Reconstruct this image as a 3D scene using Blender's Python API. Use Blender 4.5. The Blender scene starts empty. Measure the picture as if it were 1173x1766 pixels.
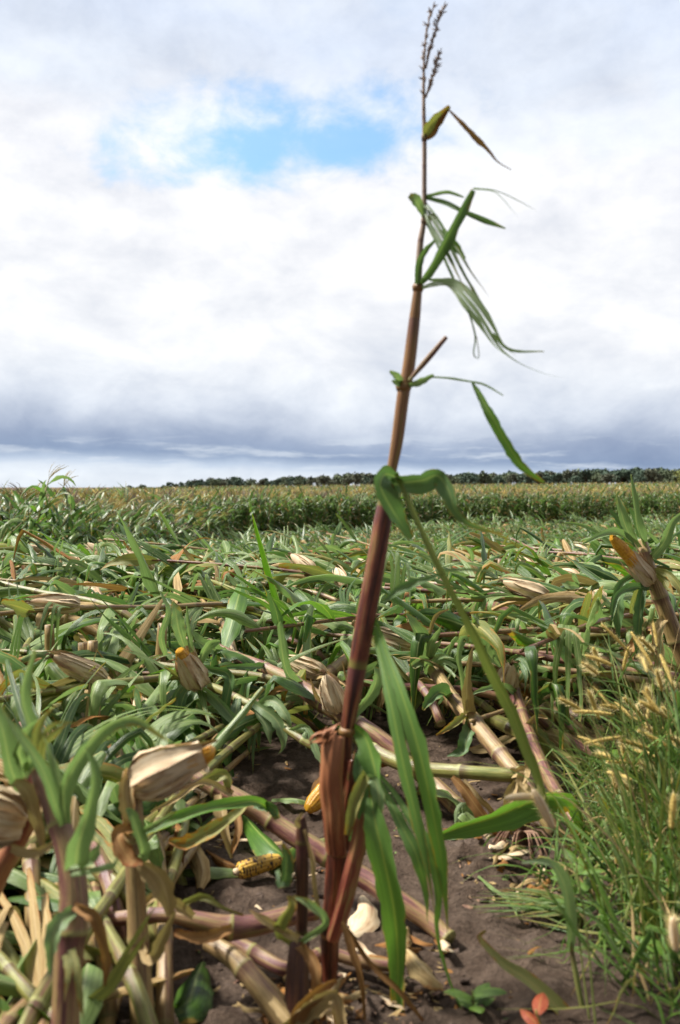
import bpy, math, random
import numpy as np
from mathutils import Vector, noise as mnoise

random.seed(7)
RNG = np.random.default_rng(7)
S = bpy.context.scene
COL = S.collection
R = math.radians
U = random.uniform

# ------------------------------------------------------------------ camera
FPX, CX, CY, HOR, HCAM = 1570.0, 586.5, 883.0, 838.0, 1.0
PITCH = math.atan((CY - HOR) / FPX)
cam_d = bpy.data.cameras.new("camera")
cam_d.sensor_fit = 'VERTICAL'
cam_d.sensor_height = 36.0
cam_d.sensor_width = 36.0
cam_d.lens = 36.0 * FPX / 1766.0
cam_d.clip_start = 0.05
cam_d.clip_end = 6000
cam_d.dof.use_dof = True
cam_d.dof.focus_distance = 4.6
cam_d.dof.aperture_fstop = 3.4
cam = bpy.data.objects.new("camera", cam_d)
cam.location = (0, 0, HCAM)
cam.rotation_euler = (math.pi / 2 - PITCH, 0, 0)
COL.objects.link(cam)
S.camera = cam

# ------------------------------------------------------------------ exposure
S.view_settings.view_transform = 'Standard'
S.view_settings.look = 'None'
S.view_settings.exposure = 0.72
S.view_settings.gamma = 1.0

SUN_EL, SUN_AZ = R(52), R(281)      # azimuth measured clockwise from +Y: high on the left


# ------------------------------------------------------------------ node helper
class NT:
    def __init__(s, tree):
        s.t = tree
        s.n = tree.nodes
        s.l = tree.links

    def new(s, kind, **kw):
        n = s.n.new(kind)
        for k, v in kw.items():
            setattr(n, k, v)
        return n

    def put(s, sock, v):
        if v is None:
            return
        if hasattr(v, 'is_output') or isinstance(v, bpy.types.NodeSocket):
            s.l.new(v, sock)
        else:
            if isinstance(v, (tuple, list)) and len(v) == 3 and sock.type == 'RGBA':
                v = (*v, 1)
            sock.default_value = v

    def math(s, op, a, b=None, c=None, clamp=False):
        n = s.new('ShaderNodeMath', operation=op, use_clamp=clamp)
        s.put(n.inputs[0], a); s.put(n.inputs[1], b); s.put(n.inputs[2], c)
        return n.outputs[0]

    def mix(s, f, a, b, blend='MIX'):
        n = s.new('ShaderNodeMix', data_type='RGBA', blend_type=blend)
        s.put(n.inputs[0], f); s.put(n.inputs[6], a); s.put(n.inputs[7], b)
        return n.outputs[2]

    def step(s, x, lo, hi, a=0.0, b=1.0):
        n = s.new('ShaderNodeMapRange', interpolation_type='SMOOTHSTEP')
        s.put(n.inputs[0], x)
        n.inputs[1].default_value = lo; n.inputs[2].default_value = hi
        n.inputs[3].default_value = a; n.inputs[4].default_value = b
        return n.outputs[0]

    def noise(s, vec, scale, detail=4, rough=0.55, dist=0.0, dims='3D', w=None):
        n = s.new('ShaderNodeTexNoise', noise_dimensions=dims)
        s.put(n.inputs['Vector'], vec)
        if w is not None:
            s.put(n.inputs['W'], w)
        n.inputs['Scale'].default_value = scale
        n.inputs['Detail'].default_value = detail
        n.inputs['Roughness'].default_value = rough
        n.inputs['Distortion'].default_value = dist
        return n.outputs[0]

    def comb(s, x, y, z=0.0):
        n = s.new('ShaderNodeCombineXYZ')
        s.put(n.inputs[0], x); s.put(n.inputs[1], y); s.put(n.inputs[2], z)
        return n.outputs[0]

    def sep(s, v):
        n = s.new('ShaderNodeSeparateXYZ')
        s.put(n.inputs[0], v)
        return n.outputs

    def ramp(s, x, stops, interp='EASE'):
        n = s.new('ShaderNodeValToRGB')
        n.color_ramp.interpolation = interp
        e = n.color_ramp.elements
        while len(e) > 1:
            e.remove(e[-1])
        e[0].position = stops[0][0]; e[0].color = (*stops[0][1], 1)
        for p, c in stops[1:]:
            q = e.new(p); q.color = (*c, 1)
        s.put(n.inputs[0], x)
        return n.outputs[0]


# ------------------------------------------------------------------ sky: blue sky behind a broken cloud deck
world = bpy.data.worlds.new("World")
S.world = world
world.use_nodes = True
world.node_tree.nodes.clear()
W = NT(world.node_tree)
tc = W.new('ShaderNodeTexCoord')
dx, dy, dz = W.sep(tc.outputs['Generated'])
sky = W.new('ShaderNodeTexSky', sky_type='NISHITA')
sky.sun_disc = False
sky.sun_elevation = SUN_EL
sky.sun_rotation = SUN_AZ
zz = W.math('MAXIMUM', dz, 0.0)
den = W.math('ADD', zz, 0.10)
plane = W.comb(W.math('DIVIDE', dx, den), W.math('DIVIDE', dy, den), 0.0)
n_big = W.noise(plane, 0.85, 6, 0.55, 0.3)
n_mid = W.noise(plane, 2.6, 7, 0.6, 0.2)
az = W.math('ARCTAN2', dx, dy)
n_ang = W.noise(W.comb(W.math('MULTIPLY', az, 1.0), W.math('MULTIPLY', zz, 1.9), 3.1), 5.5, 7, 0.58, 0.4)
n_puff = W.noise(W.comb(az, W.math('MULTIPLY', zz, 1.6), 9.7), 13.0, 6, 0.6, 0.2)
# height in the sky, ruffled so no band runs straight
hz = W.math('ADD', zz, W.math('MULTIPLY', W.math('SUBTRACT', n_ang, 0.5), W.math('MULTIPLY', W.math('ADD', zz, 0.03), 0.55)))
hz = W.math('ADD', hz, W.math('MULTIPLY', az, 0.030))
deck = W.ramp(hz, [(0.0, (0.84, 0.90, 0.97)), (0.011, (0.78, 0.85, 0.94)), (0.019, (0.56, 0.66, 0.81)), (0.030, (0.29, 0.38, 0.55)),
                   (0.046, (0.36, 0.44, 0.60)), (0.064, (0.55, 0.62, 0.75)), (0.085, (0.73, 0.79, 0.89)), (0.115, (0.88, 0.92, 0.98)), (0.15, (0.93, 0.95, 0.99)),
                   (0.24, (0.97, 0.98, 1.01)), (0.335, (0.97, 0.98, 1.02)), (0.385, (0.82, 0.88, 0.98)), (0.45, (0.73, 0.81, 0.96)),
                   (0.54, (0.71, 0.77, 0.88)), (0.66, (0.95, 0.97, 1.0)), (1.0, (1.20, 1.20, 1.20))], 'LINEAR')  # last stops: unseen overhead sky, brightened to add light from above
# billow shading
sh = W.math('ADD', W.math('MULTIPLY', W.math('SUBTRACT', n_puff, 0.5), 0.85), W.math('MULTIPLY', W.math('SUBTRACT', n_ang, 0.5), 1.0))
sh = W.math('ADD', sh, W.math('MULTIPLY', W.math('MULTIPLY', W.math('SUBTRACT', n_mid, 0.5), 0.5), W.step(zz, 0.10, 0.32)))
shv = W.math('ADD', 1.0, W.math('MULTIPLY', sh, 0.58))
cl = W.mix(1.0, deck, W.comb(W.math('SUBTRACT', W.math('MULTIPLY', shv, 1.12), 0.12), shv, W.math('ADD', W.math('MULTIPLY', shv, 0.75), 0.25)), 'MULTIPLY')
# pale streaks just above the horizon
streak = W.noise(W.comb(W.math('MULTIPLY', az, 5.0), W.math('ADD', W.math('MULTIPLY', zz, 42.0), W.math('MULTIPLY', n_ang, 1.1)), 1.3), 1.6, 6, 0.6)
sf = W.math('MULTIPLY', W.step(streak, 0.50, 0.68), W.math('MULTIPLY', W.step(zz, 0.004, 0.016), W.step(zz, 0.075, 0.03)))
cl = W.mix(W.math('MULTIPLY', sf, 0.55), cl, (0.80, 0.87, 0.95))
# the opening to blue sky, a long ragged gap
ga = W.math('DIVIDE', W.math('SUBTRACT', az, -0.055), 0.175)
ge = W.math('SUBTRACT', zz, W.math('ADD', 0.353, W.math('MULTIPLY', W.math('ADD', az, 0.085), 0.05)))
ge = W.math('DIVIDE', ge, 0.040)
gr = W.math('SQRT', W.math('ADD', W.math('MULTIPLY', ga, ga), W.math('MULTIPLY', ge, ge)))
gr = W.math('ADD', gr, W.math('MULTIPLY', W.math('SUBTRACT', n_puff, 0.5), 2.3))
gr = W.math('ADD', gr, W.math('MULTIPLY', W.math('SUBTRACT', n_ang, 0.5), 1.3))
gap = W.math('MULTIPLY', W.step(gr, 1.30, 0.20), 0.88)
thin = W.math('MULTIPLY', W.step(n_big, 0.56, 0.72), W.step(zz, 0.30, 0.5))
gap = W.math('MAXIMUM', gap, W.math('MULTIPLY', thin, 0.35))
blue = W.mix(1.0, sky.outputs[0], (1.05, 1.42, 1.50), 'MULTIPLY')
# unseen sky behind the camera, darkened to cut front fill light
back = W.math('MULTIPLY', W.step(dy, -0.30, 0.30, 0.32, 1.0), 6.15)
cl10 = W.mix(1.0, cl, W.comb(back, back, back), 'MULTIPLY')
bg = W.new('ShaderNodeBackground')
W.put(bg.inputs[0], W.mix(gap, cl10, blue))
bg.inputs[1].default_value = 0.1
wo = W.new('ShaderNodeOutputWorld')
W.l.new(bg.outputs[0], wo.inputs[0])
world.cycles.sampling_method = 'MANUAL'
world.cycles.sample_map_resolution = 1024

# ------------------------------------------------------------------ sun through thin cloud
sun_d = bpy.data.lights.new("sun", 'SUN')
sun_d.energy = 5.0
sun_d.angle = R(9)
sun_d.color = (1.0, 0.95, 0.88)
sun = bpy.data.objects.new("sun", sun_d)
sdir = Vector((math.sin(SUN_AZ) * math.cos(SUN_EL), math.cos(SUN_AZ) * math.cos(SUN_EL), math.sin(SUN_EL)))
sun.rotation_euler = (-sdir).to_track_quat('-Z', 'Y').to_euler()
sun.location = (0, -5, 20)
COL.objects.link(sun)


# ------------------------------------------------------------------ where things stand
def sstep(a, b, x):
    t = np.clip((x - a) / (b - a), 0, 1)
    return t * t * (3 - 2 * t)


def terr(x, y):
    """height of the ground: level at the camera, a long dip, rising again beyond the standing corn"""
    x = np.asarray(x, float); y = np.asarray(y, float)
    z = -1.56 * sstep(4.0, 24.0, y) * (0.45 + 0.55 * sstep(4, 20, y))
    far = 260 * (1 - np.exp(-np.clip(y - 55, 0, None) / 260.0))
    z = z + 0.0056 * far + (0.0072 * np.clip(x, 0, 140) + 0.011 * np.clip(x, -140, 0)) * sstep(40, 140, y)
    return z


def T(x, y):
    return float(terr(x, y))


CP, SP = math.cos(PITCH), math.sin(PITCH)


def at(px, py, d):
    """photo pixel + distance in front of the camera -> place in the field"""
    a, b = (px - CX) / FPX, (CY - py) / FPX
    return Vector((a * d, d * (CP + b * SP), HCAM + d * (-SP + b * CP)))


def gnd(px, py, up=0.0):
    """place on the ground seen at a photo pixel"""
    d = 0.5
    while d < 400:
        p = at(px, py, d)
        if p.z <= T(p.x, p.y) + up:
            return p
        d *= 1.01
    return p


def pix(p):
    """photo pixel of a place"""
    d = p[1] * CP - (p[2] - HCAM) * SP
    b = (p[1] * SP + (p[2] - HCAM) * CP) / d
    return CX + p[0] / d * FPX, CY - b * FPX, d


# ------------------------------------------------------------------ materials
MATS = {}


def mat(name, rough=0.5, spec=0.5, trans=0.0):
    m = bpy.data.materials.new(name)
    m.use_nodes = True
    m.node_tree.nodes.clear()
    n = NT(m.node_tree)
    b = n.new('ShaderNodeBsdfPrincipled')
    b.inputs['Roughness'].default_value = rough
    b.inputs['Specular IOR Level'].default_value = spec
    o = n.new('ShaderNodeOutputMaterial')
    n.l.new(b.outputs[0], o.inputs[0])
    MATS[name] = m
    n.b, n.o, n.m = b, o, m
    return n


def uvr(n):
    uv = n.new('ShaderNodeUVMap').outputs[0]
    x, y, _ = n.sep(uv)
    a = n.new('ShaderNodeAttribute', attribute_name='rnd').outputs['Fac']
    return x, y, a


def bump(n, h, strength=0.3, dist=0.01):
    b = n.new('ShaderNodeBump')
    b.inputs['Strength'].default_value = strength
    b.inputs['Distance'].default_value = dist
    n.put(b.inputs['Height'], h)
    n.l.new(b.outputs[0], n.b.inputs['Normal'])


def leaf_mat(name, dark, light, under, rib, worn, brown, edge=1.0, rough=0.38, trans=0.24, spec=0.55, tint=(1.15, 1.35, 0.75)):
    """blade: parallel veins, pale midrib, worn edges and tip; paler waxy underside"""
    n = mat(name, rough, spec)
    x, v, r = uvr(n)
    u = n.math('ABSOLUTE', n.math('MULTIPLY', n.math('SUBTRACT', x, 0.5), 2.0))
    w = n.math('MULTIPLY', r, 37.0)
    lng = n.comb(n.math('MULTIPLY', x, 5.0), n.math('MULTIPLY', v, 3.0), w)
    nz = n.noise(lng, 1.5, 5, 0.6)
    fine = n.noise(n.comb(n.math('MULTIPLY', x, 46.0), n.math('MULTIPLY', v, 2.0), w), 1.0, 3, 0.6)
    c = n.mix(n.step(nz, 0.35, 0.68), dark, light)
    c = n.mix(n.math('MULTIPLY', r, 0.5), c, light)
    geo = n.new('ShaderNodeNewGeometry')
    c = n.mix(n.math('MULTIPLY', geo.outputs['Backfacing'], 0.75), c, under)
    fv = n.step(fine, 0.35, 0.7, 0.80, 1.18)
    c = n.mix(1.0, c, n.comb(fv, fv, fv), 'MULTIPLY')
    ribf = n.math('MULTIPLY', n.step(u, 0.115, 0.05), n.step(v, 1.0, 0.55))
    c = n.mix(n.math('MULTIPLY', ribf, 0.75), c, rib)
    blot = n.noise(n.comb(n.math('MULTIPLY', x, 3.0), n.math('MULTIPLY', v, 7.0), n.math('ADD', w, 5.0)), 1.2, 6, 0.65)
    e = n.math('ADD', n.math('MULTIPLY', n.math('POWER', u, 3.0), 0.34), n.math('MULTIPLY', n.math('POWER', v, 2.5), 0.42))
    e = n.math('ADD', e, n.math('MULTIPLY', n.math('SUBTRACT', blot, 0.5), 1.5))
    e = n.math('ADD', e, n.math('MULTIPLY', n.math('SUBTRACT', n.noise(n.comb(w, 0.0, 0.0), 1.0, 1), 0.5), 1.2))
    e = n.math('MULTIPLY', e, edge)
    c = n.mix(n.step(e, 0.34, 0.56), c, worn)
    c = n.mix(n.step(e, 0.56, 0.78), c, brown)
    n.put(n.b.inputs['Base Color'], c)
    n.put(n.b.inputs['Roughness'], n.step(e, 0.3, 0.6, rough, 0.75))
    bump(n, fine, 0.45, 0.004)
    if trans:
        tr = n.new('ShaderNodeBsdfTranslucent')
        n.put(tr.inputs[0], n.mix(1.0, c, tint, 'MULTIPLY'))
        ms = n.new('ShaderNodeMixShader')
        ms.inputs[0].default_value = trans
        n.l.new(n.b.outputs[0], ms.inputs[1]); n.l.new(tr.outputs[0], ms.inputs[2])
        n.l.new(ms.outputs[0], n.o.inputs[0])
    return n


YEL, BRN, TAN = (0.36, 0.23, 0.035), (0.20, 0.085, 0.025), (0.46, 0.31, 0.15)
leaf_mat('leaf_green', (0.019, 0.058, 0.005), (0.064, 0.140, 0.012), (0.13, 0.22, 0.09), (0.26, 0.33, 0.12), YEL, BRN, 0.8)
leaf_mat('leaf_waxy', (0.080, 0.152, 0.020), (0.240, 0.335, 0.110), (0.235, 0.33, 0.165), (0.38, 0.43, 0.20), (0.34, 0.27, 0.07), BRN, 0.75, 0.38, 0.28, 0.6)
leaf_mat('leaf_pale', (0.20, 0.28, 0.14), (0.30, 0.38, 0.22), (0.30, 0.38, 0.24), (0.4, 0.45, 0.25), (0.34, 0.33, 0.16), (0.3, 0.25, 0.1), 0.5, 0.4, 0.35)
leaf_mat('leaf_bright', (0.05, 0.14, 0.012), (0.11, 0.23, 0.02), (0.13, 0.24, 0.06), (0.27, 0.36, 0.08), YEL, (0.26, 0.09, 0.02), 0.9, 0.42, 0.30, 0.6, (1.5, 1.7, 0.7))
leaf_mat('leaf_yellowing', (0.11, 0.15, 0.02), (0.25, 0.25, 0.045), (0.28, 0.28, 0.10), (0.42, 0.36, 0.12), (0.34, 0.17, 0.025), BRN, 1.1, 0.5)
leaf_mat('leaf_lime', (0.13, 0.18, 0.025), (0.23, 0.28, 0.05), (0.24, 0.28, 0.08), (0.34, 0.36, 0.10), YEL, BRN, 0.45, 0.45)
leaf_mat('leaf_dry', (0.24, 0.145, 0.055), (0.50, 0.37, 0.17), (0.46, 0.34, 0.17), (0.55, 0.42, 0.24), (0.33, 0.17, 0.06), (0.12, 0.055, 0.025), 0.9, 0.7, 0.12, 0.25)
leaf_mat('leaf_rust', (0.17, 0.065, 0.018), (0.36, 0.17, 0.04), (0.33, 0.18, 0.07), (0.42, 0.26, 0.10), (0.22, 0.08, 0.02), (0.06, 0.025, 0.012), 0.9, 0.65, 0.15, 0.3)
leaf_mat('weed_leaf', (0.055, 0.13, 0.014), (0.14, 0.25, 0.03), (0.12, 0.2, 0.08), (0.16, 0.25, 0.06), YEL, BRN, 0.7, 0.45, 0.25)
leaf_mat('weed_red', (0.30, 0.04, 0.015), (0.40, 0.09, 0.02), (0.3, 0.1, 0.05), (0.4, 0.2, 0.05), (0.25, 0.1, 0.02), BRN, 0.7, 0.5, 0.25)


def stalk_mat(name, stops, ring, streak=(0.7, 1.25), rough=0.42, node=0.17):
    """cane: colour wanders along and around it, a darker band and a pale ring at every node"""
    n = mat(name, rough, 0.45)
    x, v, r = uvr(n)
    w = n.math('MULTIPLY', r, 31.0)
    ang = n.math('MULTIPLY', x, 6.2832)
    cx, sx = n.math('COSINE', ang), n.math('SINE', ang)
    big = n.noise(n.comb(n.math('ADD', n.math('MULTIPLY', cx, 0.9), w), n.math('MULTIPLY', sx, 0.9), n.math('MULTIPLY', v, 4.5)), 1.3, 7, 0.68)
    st = n.noise(n.comb(n.math('ADD', n.math('MULTIPLY', cx, 6.0), w), n.math('MULTIPLY', sx, 6.0), n.math('MULTIPLY', v, 5.0)), 1.4, 4, 0.65)
    c = n.ramp(n.step(big, 0.27, 0.73), stops, 'LINEAR')
    f = n.step(st, 0.3, 0.7, *streak)
    c = n.mix(1.0, c, n.comb(f, f, f), 'MULTIPLY')
    ph = n.math('FRACT', n.math('ADD', n.math('DIVIDE', v, node), 0.0))
    c = n.mix(n.math('MULTIPLY', n.step(ph, 0.80, 0.97), 0.55), c, (0.10, 0.035, 0.04))
    c = n.mix(n.math('MULTIPLY', n.step(ph, 0.07, 0.02), 0.8), c, ring)
    n.put(n.b.inputs['Base Color'], c)
    spot = n.noise(n.comb(n.math('ADD', n.math('MULTIPLY', cx, 2.2), w), n.math('MULTIPLY', sx, 2.2), n.math('MULTIPLY', v, 22.0)), 1.6, 6, 0.7)
    c = n.mix(n.math('MULTIPLY', n.step(spot, 0.60, 0.72), 0.6), c, (0.03, 0.016, 0.012))
    n.put(n.b.inputs['Base Color'], c)
    bump(n, st, 0.35, 0.004)
    return n


PUR = (0.10, 0.032, 0.040)
stalk_mat('stalk_purple', [(0, PUR), (0.35, (0.18, 0.075, 0.06)), (0.65, (0.29, 0.18, 0.085)), (1, (0.17, 0.16, 0.045))], (0.26, 0.25, 0.08), (0.6, 1.3))
stalk_mat('stalk_tan', [(0, (0.14, 0.06, 0.05)), (0.3, (0.26, 0.165, 0.075)), (0.7, (0.37, 0.26, 0.11)), (1, (0.22, 0.155, 0.05))], (0.26, 0.22, 0.09), (0.6, 1.3))
stalk_mat('stalk_green', [(0, (0.17, 0.08, 0.05)), (0.4, (0.18, 0.17, 0.04)), (0.7, (0.25, 0.25, 0.07)), (1, (0.13, 0.16, 0.04))], (0.32, 0.32, 0.12), (0.6, 1.3))
stalk_mat('stalk_dark', [(0, (0.022, 0.010, 0.008)), (0.5, (0.06, 0.022, 0.014)), (1, (0.12, 0.05, 0.02))], (0.11, 0.09, 0.025), (0.6, 1.5))
stalk_mat('stalk_burgundy', [(0, (0.016, 0.007, 0.005)), (0.3, (0.070, 0.018, 0.011)), (0.6, (0.17, 0.045, 0.022)), (0.85, (0.22, 0.11, 0.045)), (1, (0.12, 0.09, 0.025))], (0.17, 0.16, 0.035), (0.4, 1.6), 0.36, 0.33)
stalk_mat('stalk_amber', [(0, (0.14, 0.055, 0.025)), (0.5, (0.25, 0.125, 0.045)), (1, (0.22, 0.18, 0.05))], (0.20, 0.10, 0.03), (0.6, 1.4), 0.4, 0.36)
stalk_mat('sheath_rust', [(0, (0.10, 0.025, 0.015)), (0.4, (0.27, 0.085, 0.035)), (0.75, (0.38, 0.17, 0.075)), (1, (0.22, 0.09, 0.04))], (0.3, 0.12, 0.05), (0.55, 1.4), 0.5, 3.0)
stalk_mat('sheath_red', [(0, (0.17, 0.035, 0.035)), (0.45, (0.30, 0.085, 0.05)), (0.7, (0.36, 0.22, 0.09)), (1, (0.20, 0.21, 0.05))], (0.3, 0.12, 0.05), (0.6, 1.4), 0.45, 3.0)
stalk_mat('weed_stem', [(0, (0.13, 0.17, 0.04)), (0.5, (0.19, 0.24, 0.06)), (1, (0.26, 0.22, 0.08))], (0.25, 0.2, 0.06))
stalk_mat('tassel_brown', [(0, (0.16, 0.10, 0.075)), (0.5, (0.27, 0.19, 0.14)), (1, (0.38, 0.29, 0.21))], (0.2, 0.12, 0.08), (0.6, 1.4), 0.7, 0.05)


def husk_mat():
    n = mat('husk', 0.62, 0.3)
    x, v, r = uvr(n)
    w = n.math('MULTIPLY', r, 23.0)
    st = n.noise(n.comb(n.math('MULTIPLY', x, 34.0), n.math('MULTIPLY', v, 1.6), w), 1.0, 5, 0.65)
    bl = n.noise(n.comb(n.math('MULTIPLY', x, 4.0), n.math('MULTIPLY', v, 2.5), w), 1.2, 5, 0.6)
    c = n.ramp(n.step(bl, 0.3, 0.7), [(0, (0.70, 0.58, 0.40)), (0.5, (0.64, 0.50, 0.32)), (0.8, (0.55, 0.39, 0.23)), (1, (0.36, 0.21, 0.14))], 'LINEAR')
    f = n.step(st, 0.3, 0.72, 0.84, 1.08)
    c = n.mix(1.0, c, n.comb(f, f, f), 'MULTIPLY')
    n.put(n.b.inputs['Base Color'], c)
    bump(n, st, 0.35, 0.004)


husk_mat()


def kernel_mat(name, stops):
    n = mat(name, 0.32, 0.5)
    x, v, r = uvr(n)
    k = n.new('ShaderNodeTexWhiteNoise', noise_dimensions='3D')
    n.put(k.inputs[0], n.comb(n.math('FLOOR', n.math('MULTIPLY', x, 14.0)), n.math('FLOOR', n.math('MULTIPLY', v, 32.0)), n.math('FLOOR', n.math('MULTIPLY', r, 9.0))))
    n.put(n.b.inputs['Base Color'], n.ramp(k.outputs['Value'], stops, 'CONSTANT'))


kernel_mat('kernel_yellow', [(0, (0.62, 0.30, 0.02)), (0.3, (0.68, 0.36, 0.03)), (0.7, (0.55, 0.24, 0.015))])
kernel_mat('kernel_spoiled', [(0, (0.60, 0.36, 0.05)), (0.4, (0.68, 0.42, 0.07)), (0.66, (0.16, 0.07, 0.02)), (0.82, (0.55, 0.33, 0.06)), (0.9, (0.05, 0.03, 0.015))])


def plain(name, a, b, scale, rough=0.7, spec=0.3, bs=0.4):
    n = mat(name, rough, spec)
    o = n.new('ShaderNodeNewGeometry').outputs['Position']
    z = n.noise(o, scale, 6, 0.62)
    n.put(n.b.inputs['Base Color'], n.mix(n.step(z, 0.32, 0.68), a, b))
    bump(n, z, bs, 0.01)
    return n


plain('silk', (0.10, 0.05, 0.025), (0.24, 0.14, 0.07), 90)
plain('seed_gold', (0.50, 0.36, 0.09), (0.70, 0.53, 0.18), 260, 0.7, 0.3, 0.8)
plain('bristle', (0.62, 0.50, 0.20), (0.75, 0.64, 0.34), 60)
plain('bark', (0.05, 0.035, 0.025), (0.11, 0.085, 0.065), 12)
plain('root', (0.13, 0.06, 0.045), (0.30, 0.19, 0.12), 70)
plain('clod', (0.060, 0.043, 0.034), (0.115, 0.085, 0.068), 30, 0.95, 0.1, 0.6)
plain('crown_dark', (0.070, 0.110, 0.080), (0.115, 0.160, 0.110), 0.6, 0.8, 0.2)  # crown colours are lightened to stand in for distance haze
plain('crown_olive', (0.10, 0.135, 0.080), (0.16, 0.19, 0.11), 0.6, 0.8, 0.2)
plain('crown_rust', (0.095, 0.115, 0.078), (0.15, 0.155, 0.105), 0.6, 0.8, 0.2)
plain('crown_yellow', (0.16, 0.19, 0.06), (0.26, 0.27, 0.09), 0.6, 0.8, 0.2)


def soil_mat():
    n = mat('soil', 0.92, 0.15)
    o = n.new('ShaderNodeNewGeometry').outputs['Position']
    a = n.noise(o, 2.2, 6, 0.6)
    b = n.noise(o, 17.0, 8, 0.66, 0.4)
    g = n.noise(o, 85.0, 6, 0.7)
    c = n.mix(n.step(b, 0.34, 0.66), (0.078, 0.053, 0.038), (0.128, 0.091, 0.067))
    c = n.mix(n.math('MULTIPLY', n.step(a, 0.50, 0.70), 0.55), c, (0.185, 0.142, 0.115))
    fg = n.step(g, 0.3, 0.72, 0.72, 1.28)
    c = n.mix(1.0, c, n.comb(fg, fg, fg), 'MULTIPLY')
    n.put(n.b.inputs['Base Color'], c)
    bump(n, n.math('ADD', n.math('MULTIPLY', b, 1.2), n.math('MULTIPLY', g, 0.45)), 0.9, 0.03)


soil_mat()


# ------------------------------------------------------------------ geometry pieces: (V, F, UV, rnd)
def rndv(V, r=None):
    return np.full(len(V), random.random() if r is None else r, np.float32)


def catmull(pts, n):
    """n points along a smooth curve through pts (any width of row)"""
    P = np.array(pts, float)
    if len(P) == 2:
        t = np.linspace(0, 1, n)[:, None]
        return P[0] * (1 - t) + P[1] * t
    seg = np.linalg.norm(np.diff(P[:, :3], axis=0), axis=1) ** 0.5 + 1e-6
    k = np.concatenate([[0], np.cumsum(seg)])
    m = np.zeros_like(P)
    m[1:-1] = (P[2:] - P[:-2]) / (k[2:] - k[:-2])[:, None]
    m[0] = (P[1] - P[0]) / seg[0]
    m[-1] = (P[-1] - P[-2]) / seg[-1]
    t = np.linspace(0, k[-1], n)
    i = np.clip(np.searchsorted(k, t, 'right') - 1, 0, len(seg) - 1)
    h = seg[i][:, None]
    s = ((t - k[i]) / seg[i])[:, None]
    return ((2 * s ** 3 - 3 * s ** 2 + 1) * P[i] + (s ** 3 - 2 * s ** 2 + s) * h * m[i]
            + (-2 * s ** 3 + 3 * s ** 2) * P[i + 1] + (s ** 3 - s ** 2) * h * m[i + 1])


def unit(a):
    return a / (np.linalg.norm(a, axis=-1, keepdims=True) + 1e-12)


def tangents(P):
    return unit(np.gradient(P, axis=0))


def frames(P):
    Tn = tangents(P)
    a = np.array([0, 0, 1.0]) if abs(Tn[0][2]) < 0.9 else np.array([1.0, 0, 0])
    N = np.zeros_like(P)
    v = a
    for i, t in enumerate(Tn):
        v = v - t * np.dot(v, t)
        v = v / (np.linalg.norm(v) + 1e-9)
        N[i] = v
    return Tn, N, np.cross(Tn, N)


def grid_faces(n, m, closed):
    i = np.arange(n - 1)[:, None]
    j = np.arange(m if closed else m - 1)[None, :]
    j2 = (j + 1) % m
    return np.stack([i * m + j, i * m + j2, (i + 1) * m + j2, (i + 1) * m + j], -1).reshape(-1, 4)


def tube(P, rad, sides=8, caps=True, r=None, squash=1.0, v0=0.0):
    P = np.asarray(P, float)
    rad = np.broadcast_to(np.asarray(rad, float), (len(P),)).copy()
    L = np.concatenate([[0], np.cumsum(np.linalg.norm(np.diff(P, axis=0), axis=1))])
    Tn, N, B = frames(P)
    if caps:
        P = np.concatenate([P[:1], P, P[-1:]]); N = np.concatenate([N[:1], N, N[-1:]]); B = np.concatenate([B[:1], B, B[-1:]])
        rad = np.concatenate([[rad[0] * 0.02], rad, [rad[-1] * 0.02]]); L = np.concatenate([L[:1], L, L[-1:]])
    m = sides + 1
    a = np.linspace(0, 2 * np.pi, m)
    V = P[:, None] + (N[:, None] * np.cos(a)[None, :, None] + B[:, None] * np.sin(a)[None, :, None] * squash) * rad[:, None, None]
    UV = np.stack([np.broadcast_to(a / (2 * np.pi), (len(P), m)), np.broadcast_to(L[:, None] + v0, (len(P), m))], -1)
    V = V.reshape(-1, 3)
    return V, grid_faces(len(P), m, False), UV.reshape(-1, 2), rndv(V, r)


def strip(P, side, width, cols=5, fold=0.25, wave=0.0, wavef=5.0, r=None, curl=0.0, v1=1.0, ragged=0.0):
    """leaf blade: a creased, rippled ribbon along P"""
    P = np.asarray(P, float)
    n = len(P)
    Tn = tangents(P)
    side = np.broadcast_to(np.asarray(side, float), P.shape)
    side = unit(side - Tn * (side * Tn).sum(1, keepdims=True))
    nrm = np.cross(Tn, side)
    u = np.linspace(-1, 1, cols)
    v = np.linspace(0, 1, n)
    w = np.broadcast_to(np.asarray(width, float), (n,)) * 0.5
    ph = random.random() * 6.28
    au = np.abs(u)[None, :]
    rip = wave * np.sin(v[:, None] * wavef * 6.28 + ph + u[None, :] * 1.4) * au ** 1.5
    th = curl * u[None, :]
    lat = u[None, :] * np.cos(th * 0.5)
    up = fold * au + rip + np.sin(np.abs(th) * 0.6) * au
    if ragged:
        lat = lat * (1 - ragged * RNG.random((n, cols)) * (au > 0.9))
    V = P[:, None] + side[:, None] * (lat * w[:, None])[:, :, None] + nrm[:, None] * (up * w[:, None])[:, :, None]
    UV = np.stack([np.broadcast_to((u[None, :] + 1) / 2, (n, cols)), np.broadcast_to((v * v1)[:, None], (n, cols))], -1)
    V = V.reshape(-1, 3)
    return V, grid_faces(n, cols, False), UV.reshape(-1, 2), rndv(V, r)


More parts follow.
